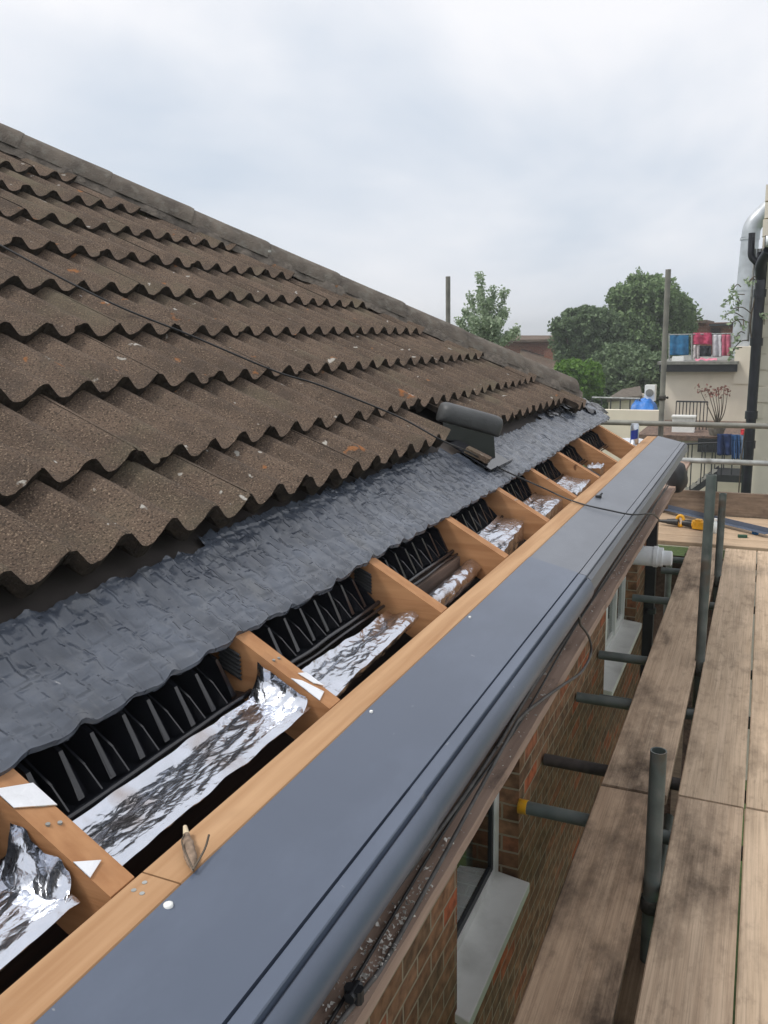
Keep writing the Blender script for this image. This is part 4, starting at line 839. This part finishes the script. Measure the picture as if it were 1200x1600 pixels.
# railing on the terrace
YR = 25.; rl = thing('terrace_railing', 'dark balcony railing in front of the cream annexe wall', 'railing', tuple(at(1082, 660, YR)))
a, b = at(1057, 627, YR), at(1106, 628, YR); zt2 = at(1080, 683, YR)[2]
MB().tube([a, b], .025, 6).build('top_rail', M['darkmetal'], rl)
for k in range(10):
    p = a+(b-a)*k/9; MB().tube([p, (p[0], p[1], zt2)], .014, 5).build('baluster', M['darkmetal'], rl)
o = MB(); pbox(o, 1050, 650, 1085, 676, 24.2, .35); o = o.box(tuple(at(1049, 652, 24.15)), tuple(at(1049, 652, 24.15)+np.array([.62, .4, .04]))).build('storage_box', M['white'], loc=tuple(at(1067, 676, 24.2))); tag(o, 'white box standing below the balcony railing', 'box')
# leaf-card plants
def leaves(mb, blobs, n, size, shell=.55, flat=1.):
    P = []; wts = np.array([b[3]*b[4]*b[5] for b in blobs])**.67; wts = wts/wts.sum()
    for bi, b in enumerate(blobs):
        m = int(n*wts[bi]); d = rng.normal(size=(m, 3)); d /= np.linalg.norm(d, axis=1)[:, None]
        rr = shell+(1-shell)*rng.random(m)**.6; q = d*rr[:, None]*np.array(b[3:6])
        lump = np.array([1+.40*noise.noise(Vector(tuple(v*2.3+bi)))+.30*noise.noise(Vector(tuple(v*6+bi))) for v in d]); P.append(q*lump[:, None]+np.array(b[:3]))
    P = np.concatenate(P); m = len(P); a = rng.normal(size=(m, 3)); a /= np.linalg.norm(a, axis=1)[:, None]; c = rng.normal(size=(m, 3)); c = np.cross(a, c); c /= np.linalg.norm(c, axis=1)[:, None]
    s_ = size*(.6+.8*rng.random(m))[:, None]; V = np.stack([P-a*s_*.5, P+c*s_*.28, P+a*s_*.5, P-c*s_*.28], 1).reshape(-1, 3)
    o = len(mb.v); mb.v += [tuple(v) for v in V.tolist()]; mb.f += [(o+4*i, o+4*i+1, o+4*i+2, o+4*i+3) for i in range(m)]; mb.sm += [False]*m
def blob(px, py, Y, rpx, rpy, dy=None):
    c = at(px, py, Y); k_ = np.linalg.norm(c-CC)*.93/FPX; rx = rpx*k_; rz_ = rpy*k_; return (c[0], c[1], c[2], rx, dy or rx, rz_)
def tree(name, label, cat, base, blobs, n, size, lm, shell=.55, trunk=.25, limbs=True, g=None):
    t_ = thing(name, label, cat, tuple(base), g); mb = MB(); leaves(mb, blobs, n, size, shell); mb.build('crown', M[lm], t_)
    mb = MB(); base = np.array(base, float); top = np.mean([b[:3] for b in blobs], axis=0)
    mb.tube(smooth_path([base, base*.6+top*.4+[.1, 0, 0], top], 4), [trunk*(1-.7*i/8) for i in range(9)], 8)
    if limbs:
        for b in blobs:
            e = np.array(b[:3]); s0 = base*.45+top*.55; mb.tube(smooth_path([s0, (s0+e)/2+[0, 0, .15], e+[0, 0, b[5]*.5]], 3), [trunk*.45*(1-.8*i/6) for i in range(7)], 6)
    mb.build('trunk', M['bark'], t_); return t_
bb = lambda L_, Y: [blob(x, y, Y+dy, rx, ry) for x, y, rx, ry, dy in L_]
TY = 40.
base = at(1010, 600, TY); base[2] = G
tree('broadleaf_tree', 'tallest green tree with a domed crown behind the tall worn pole', 'tree', base,
     bb([(1003, 478, 46, 44, 0), (975, 468, 26, 24, -1), (1030, 462, 30, 26, -1), (1060, 490, 26, 30, 0), (1045, 520, 40, 40, 1), (985, 520, 44, 42, -1), (1010, 555, 60, 50, 0), (1068, 530, 20, 34, 1), (1000, 442, 20, 12, 0), (1022, 440, 14, 10, .5)], TY), 60000, .17, 'leaf_mid', .45, .35)
base = at(905, 600, 37); base[2] = G
tree('broadleaf_tree', 'lower grey green tree with a ragged crown between the hip and the tallest tree', 'tree', base,
     bb([(905, 515, 34, 26, 0), (878, 512, 20, 16, -1), (925, 500, 26, 20, 0), (945, 515, 30, 28, .5), (900, 545, 40, 32, 0), (935, 560, 50, 40, .6), (892, 492, 14, 10, 0), (915, 486, 14, 9, 0)], 37), 42000, .15, 'leaf_dark', .35, .25)
base = at(960, 600, 34.5); base[2] = G
tree('hedge_tree', 'dense dark bush below the tallest tree, behind the small shed', 'bush', base,
     bb([(965, 590, 46, 34, 0), (1000, 588, 44, 40, 0), (935, 592, 30, 34, .4), (1020, 600, 26, 40, .5), (975, 560, 40, 24, .6), (970, 620, 60, 30, 0)], 34.5), 36000, .15, 'leaf_dark', .5, .2)
base = at(903, 610, 30); base[2] = G
tree('bush', 'bright green bush right behind the end of the roof', 'bush', base,
     bb([(903, 588, 32, 24, 0), (885, 578, 18, 14, -.3), (920, 600, 24, 22, .2), (895, 610, 32, 20, 0), (925, 580, 16, 14, .3)], 30), 20000, .13, 'leaf_bright', .6, .15)
# airy sapling: upright stems with sparse leaves
SY = 19.; base = at(765, 600, SY); base[2] = G
sp = thing('ash_tree', 'slender pale green young tree behind the hip beside the lone pole', 'tree', tuple(base)); st = MB(); lv = MB()
for (x, y, sx_) in [(750, 430, 8), (770, 452, 9), (787, 455, 9), (735, 462, 8), (742, 500, 12), (760, 500, 16), (775, 500, 14), (790, 485, 8), (718, 500, 8), (808, 515, 6), (798, 520, 10), (765, 470, 10), (750, 455, 7), (728, 485, 7)]:
    tp = at(x, y, SY+random.uniform(-.5, .5)); s0 = at(762, 560, SY); md_ = (tp+s0)/2+np.array([random.uniform(-.05, .05), 0, 0]); pth = smooth_path([s0, md_, tp], 6)
    st.tube(pth, [.014*(1-.8*i/(len(pth)-1)) for i in range(len(pth))], 5)
    for q in pth[4:]:
        leaves(lv, [(q[0], q[1], q[2], .012*sx_*1.25, .16, .11)], 52, .075, .2)
    leaves(lv, [(tp[0], tp[1], tp[2]-.1, .10, .10, .17)], 50, .07, .2)
st.tube([base, at(762, 560, SY)], [.05, .03], 7); st.build('trunk', M['bark'], sp); lv.build('crown', M['leaf_pale'], sp)
# tile-hung house far behind the trees
YH = 44.; fh = thing('far_house', 'distant red brick house with a brown tiled roof beyond the hip', 'house', (at(845, 560, YH)[0], YH, 0))
mb = MB(); pbox(mb, 778, 533, 900, 600, YH, 6, G); mb.build('wall', M['brickfar'], fh, uv=True)
def quadpx(L_, m, nm, par, th=.12):
    v = [at(x, y, Y) for x, y, Y in L_]; n = len(v); MB().add(v+[q-np.array([0, 0, th]) for q in v], [tuple(range(n)), tuple(range(n, 2*n))[::-1]]+[(i, (i+1) % n, n+(i+1) % n, n+i) for i in range(n)]).build(nm, M[m], par)
quadpx([(770, 531, YH-.5), (880, 530, YH-.5), (872, 524, YH+3), (790, 524, YH+3)], 'tile', 'roof', fh)
quadpx([(795, 590, YH-4), (905, 605, YH-4), (875, 563, YH-.1), (815, 545, YH-.1)], 'tile', 'porch_roof', fh)
mb = MB(); pbox(mb, 850, 545, 878, 575, YH-.3, .25); mb.build('gable', M['brickfar'], fh, uv=True)
# red brick block behind the washing
o = MB(); pbox(o, 1078, 504, 1150, 560, 46, 6, G); bkh = thing('brick_block', 'distant red brick building behind the washing lines', 'building', (at(1112, 530, 46)[0], 46, 0)); o.build('wall', M['brickfar'], bkh, uv=True)
mb = MB(); pbox(mb, 1108, 505, 1150, 509, 45.6, 6.8); mb.build('roof_edge', M['darkmetal'], bkh)
mb = MB(); pbox(mb, 1076, 500, 1104, 505, 45.6, 6.8); mb.build('roof_edge', M['tile'], bkh)
mb = MB(); pbox(mb, 1110, 513, 1126, 524, 45.9, .1); mb.build('window', M['glass'], bkh)
# washing
def hang(x0, y0, x1, y1, Y, col, label, cat, split=0, nm='towel'):
    def fn(u, v):
        p = at(x0+(x1-x0)*u, y0+(y1-y0)*v, Y); 
        return (p[0]+.01*nz(u*5, v*6, x0), Y+.05*sin(u*11+x0)*(.3+v)+.03*nz(u*6, v*4, x0), p[2])
    mb = MB()
    if split:
        for a, b in ((0, .47), (.53, 1)): mb.grid(lambda u, v: fn(a+(b-a)*u, .25+.75*v), 8, 14)
        mb.grid(lambda u, v: fn(u, .27*v), 14, 5)
    else: mb.grid(fn, 16, 14)
    c = at((x0+x1)/2, (y0+y1)/2, Y); o = mb.build(nm, cloth('cloth_'+str(len(bpy.data.materials)), col), loc=tuple(c)); md = o.modifiers.new('s', 'SOLIDIFY'); md.thickness = .015
    return tag(o, label, cat, 'washing hung out behind the house')
YW = 29.
hang(1047, 524, 1076, 555, YW, (.03, .14, .28), 'dark blue towel hanging on the roof of the annexe', 'towel')
hang(1083, 520, 1112, 538, YW, (.42, .06, .12), 'crimson towel hanging in the middle of the annexe roof', 'towel')
hang(1093, 540, 1112, 557, YW-.2, (.03, .035, .04), 'black cloth hanging below the crimson towel', 'cloth')
hang(1084, 539, 1094, 560, YW, (.50, .46, .46), 'pale striped cloth left of the black cloth on the annexe roof', 'cloth')
hang(1113, 523, 1127, 558, YW, (.52, .52, .55), 'grey white sheet hanging right of the crimson towel', 'sheet')
hang(1127, 523, 1141, 556, YW, (.48, .13, .19), 'red and pink patterned cloth beside the silver duct', 'cloth')
ws = thing('washing_frame', 'thin frame and lines holding the washing on the annexe roof', 'washing line', tuple(at(1095, 565, YW)))
mb = MB(); 
for x in (1046, 1081, 1143): mb.tube([at(x, 521, YW), at(x, 567, YW)], .03, 6)
mb.tube([at(1046, 523, YW), at(1143, 521, YW)], .018, 5).build('line_frame', M['galv'], ws)
mb = MB(); pbox(mb, 1050, 557, 1068, 567, YW-.6, .4); o = mb.build('crate', M['white'], loc=tuple(at(1059, 567, YW-.6))); tag(o, 'low white crate on the annexe roof under the blue towel', 'crate')
def pk(u, v): p = at(1086+34*u, 563+3*nz(u*5, 1), YW-.8); return (p[0], YW-.8+.3*v, p[2]+.06*sin(pi*v))
o = MB().grid(pk, 16, 6).build('cushion', cloth('pink', (.55, .2, .27)), loc=tuple(at(1100, 565, YW-.8))); tag(o, 'long pink cushion lying along the annexe roof edge', 'cushion')
YJ = 21.6
hang(1121, 678, 1143, 711, YJ, (.02, .035, .10), 'navy top hanging on the stair railing', 'top', nm='shirt')
hang(1143, 679, 1156, 717, YJ, (.035, .09, .22), 'mid blue jeans hanging next to the navy top', 'jeans', 1, nm='jeans')
hang(1157, 679, 1171, 716, YJ, (.16, .24, .38), 'pale blue jeans hanging next to the black soil pipe', 'jeans', 1, nm='jeans')
hang(1157, 671, 1169, 679, YJ, (.50, .04, .05), 'small red cloth above the pale blue jeans', 'cloth')
# metal stair with landing
stt = thing('metal_stair', 'dark metal stair and landing with thin balusters in front of the terrace', 'stair', tuple(at(1120, 780, 22.)))
mb = MB(); pbox(mb, 1118, 743, 1185, 754, 22., 1.2); pbox(mb, 1118, 735, 1185, 742, 23.2, .1); mb.build('landing', M['darkmetal'], stt)
a, b = at(1120, 740, 22.), at(1062, 781, 22.); b = b+(b-a)*.6; mb = MB()
for Y_ in (22., 23.): mb.add([a+[0, Y_-22, .06], b+[0, Y_-22, .06], b+[0, Y_-22, -.12], a+[0, Y_-22, -.12], a+[0, Y_-21.95, .06], b+[0, Y_-21.95, .06], b+[0, Y_-21.95, -.12], a+[0, Y_-21.95, -.12]], [(0, 1, 2, 3), (7, 6, 5, 4), (0, 4, 5, 1), (3, 2, 6, 7)])
mb.build('stringer', M['darkmetal'], stt)
mb = MB()
for k in range(9): p = a+(b-a)*(k+.5)/9; mb.box((p[0]-.10, 22.02, p[2]), (p[0]+.10, 23., p[2]+.025))
mb.build('treads', M['tubegrey'], stt)
for Y_ in (22., 23.1):
    for x in (1070, 1082, 1098, 1114, 1130, 1146, 1162, 1178) if Y_ == 22. else (1076, 1103, 1119, 1133, 1160):
        tp = at(x, 692, Y_); lo_ = at(x, 742 if x > 1118 else 742+(1120-x)*.70, Y_)
        MB().tube([tp, (tp[0], Y_, lo_[2])], .016, 6).build('baluster', M['darkmetal'], stt)
MB().tube([at(1060, 694, 22.), at(1190, 690, 22.)], .025, 6).build('handrail', M['darkmetal'], stt)
MB().tube([at(1118, 752, 22.), (at(1118, 752, 22.)[0], 22., G)], .05, 8).build('column', M['darkmetal'], stt)
# potted shrub with red leaves
SH = 23.2; pb = at(1120, 665, SH); sb = thing('potted_shrub', 'spindly potted shrub with dull red leaves before the cream wall', 'plant', tuple(pb))
MB().tube([pb+[0, 0, -.25], pb+[0, 0, -.02], pb], [.16, .24, .22], 14).build('pot', M['hip'], sb)
mb = MB(); lv = MB()
for x, y in [(1093, 608), (1105, 607), (1112, 612), (1122, 609), (1131, 607), (1137, 614), (1128, 616), (1108, 617), (1118, 614)]:
    tp = at(x, y, SH+random.uniform(-.2, .2)); mb.tube(smooth_path([pb, (pb*.5+tp*.5)+[.05, 0, -.1], tp], 5), [.02*(1-.07*i) for i in range(11)], 5)
    leaves(lv, [(tp[0], tp[1], tp[2], .13, .10, .11)], 14, .085, .2)
mb.build('stem', M['bark'], sb); lv.build('leaves', M['leaf_red'], sb)
# climbing plant on the neighbour's corner, bare and leafy
cp = thing('climbing_plant', 'pale straggly climber around the black pipes at the house corner', 'plant', (sx-.1, 10.9, 3.0)); mb = MB(); lv = MB()
for k in range(16):
    z = random.uniform(2.9, 3.95); x = sx+random.uniform(-.12, .2); q = np.array([x, 10.86, z]); e = q+np.array([random.uniform(-.22, .05), random.uniform(-.15, 0), random.uniform(-.12, .15)])
    mb.tube(smooth_path([q, (q+e)/2+[0, 0, .04], e], 4), .006, 5); leaves(lv, [(e[0], e[1], e[2], .06, .06, .06)], 14, .05, .2)
mb.tube(smooth_path([(sx+.05, 10.86, G), (sx+.02, 10.86, 1.5), (sx+.1, 10.86, 2.9), (sx+.02, 10.86, 3.4), (sx+.1, 10.86, 3.95)], 4), .009, 6); mb.build('stem', M['bark'], cp); lv.build('leaves', M['leaf_pale'], cp)
bs = at(1057, 752, 6.75)
def sack(u, v):
    a = 2*pi*u; b_ = pi*v; r = .085*sin(b_)**.7*(1+.15*nz(cos(a)*2, sin(a)*2, v*4)); return (bs[0]+r*cos(a)*.9, 6.75+r*sin(a), bs[2]+.03+.12*cos(b_))
o = MB().grid(sack, 28, 18).build('black_bag', M['blackm'], loc=(bs[0], 6.75, bs[2]+.15)); tag(o, 'rounded black bag hanging below the far end of the eaves', 'bag')

# thin summer haze over the whole place
hm = bpy.data.materials.new('haze'); hm.use_nodes = True; hn = hm.node_tree; hn.nodes.remove(hn.nodes['Principled BSDF'])
pv = hn.nodes.new('ShaderNodeVolumePrincipled'); pv.inputs['Density'].default_value = .0021; pv.inputs['Color'].default_value = (.93, .97, 1, 1); pv.inputs['Anisotropy'].default_value = .3
hn.links.new(pv.outputs[0], hn.nodes['Material Output'].inputs['Volume'])
ho = MB().box((-500, -200, G-1), (500, 800, 14)).build('haze', hm); ho['kind'] = 'stuff'; ho['label'] = 'thin pale summer haze filling the air'
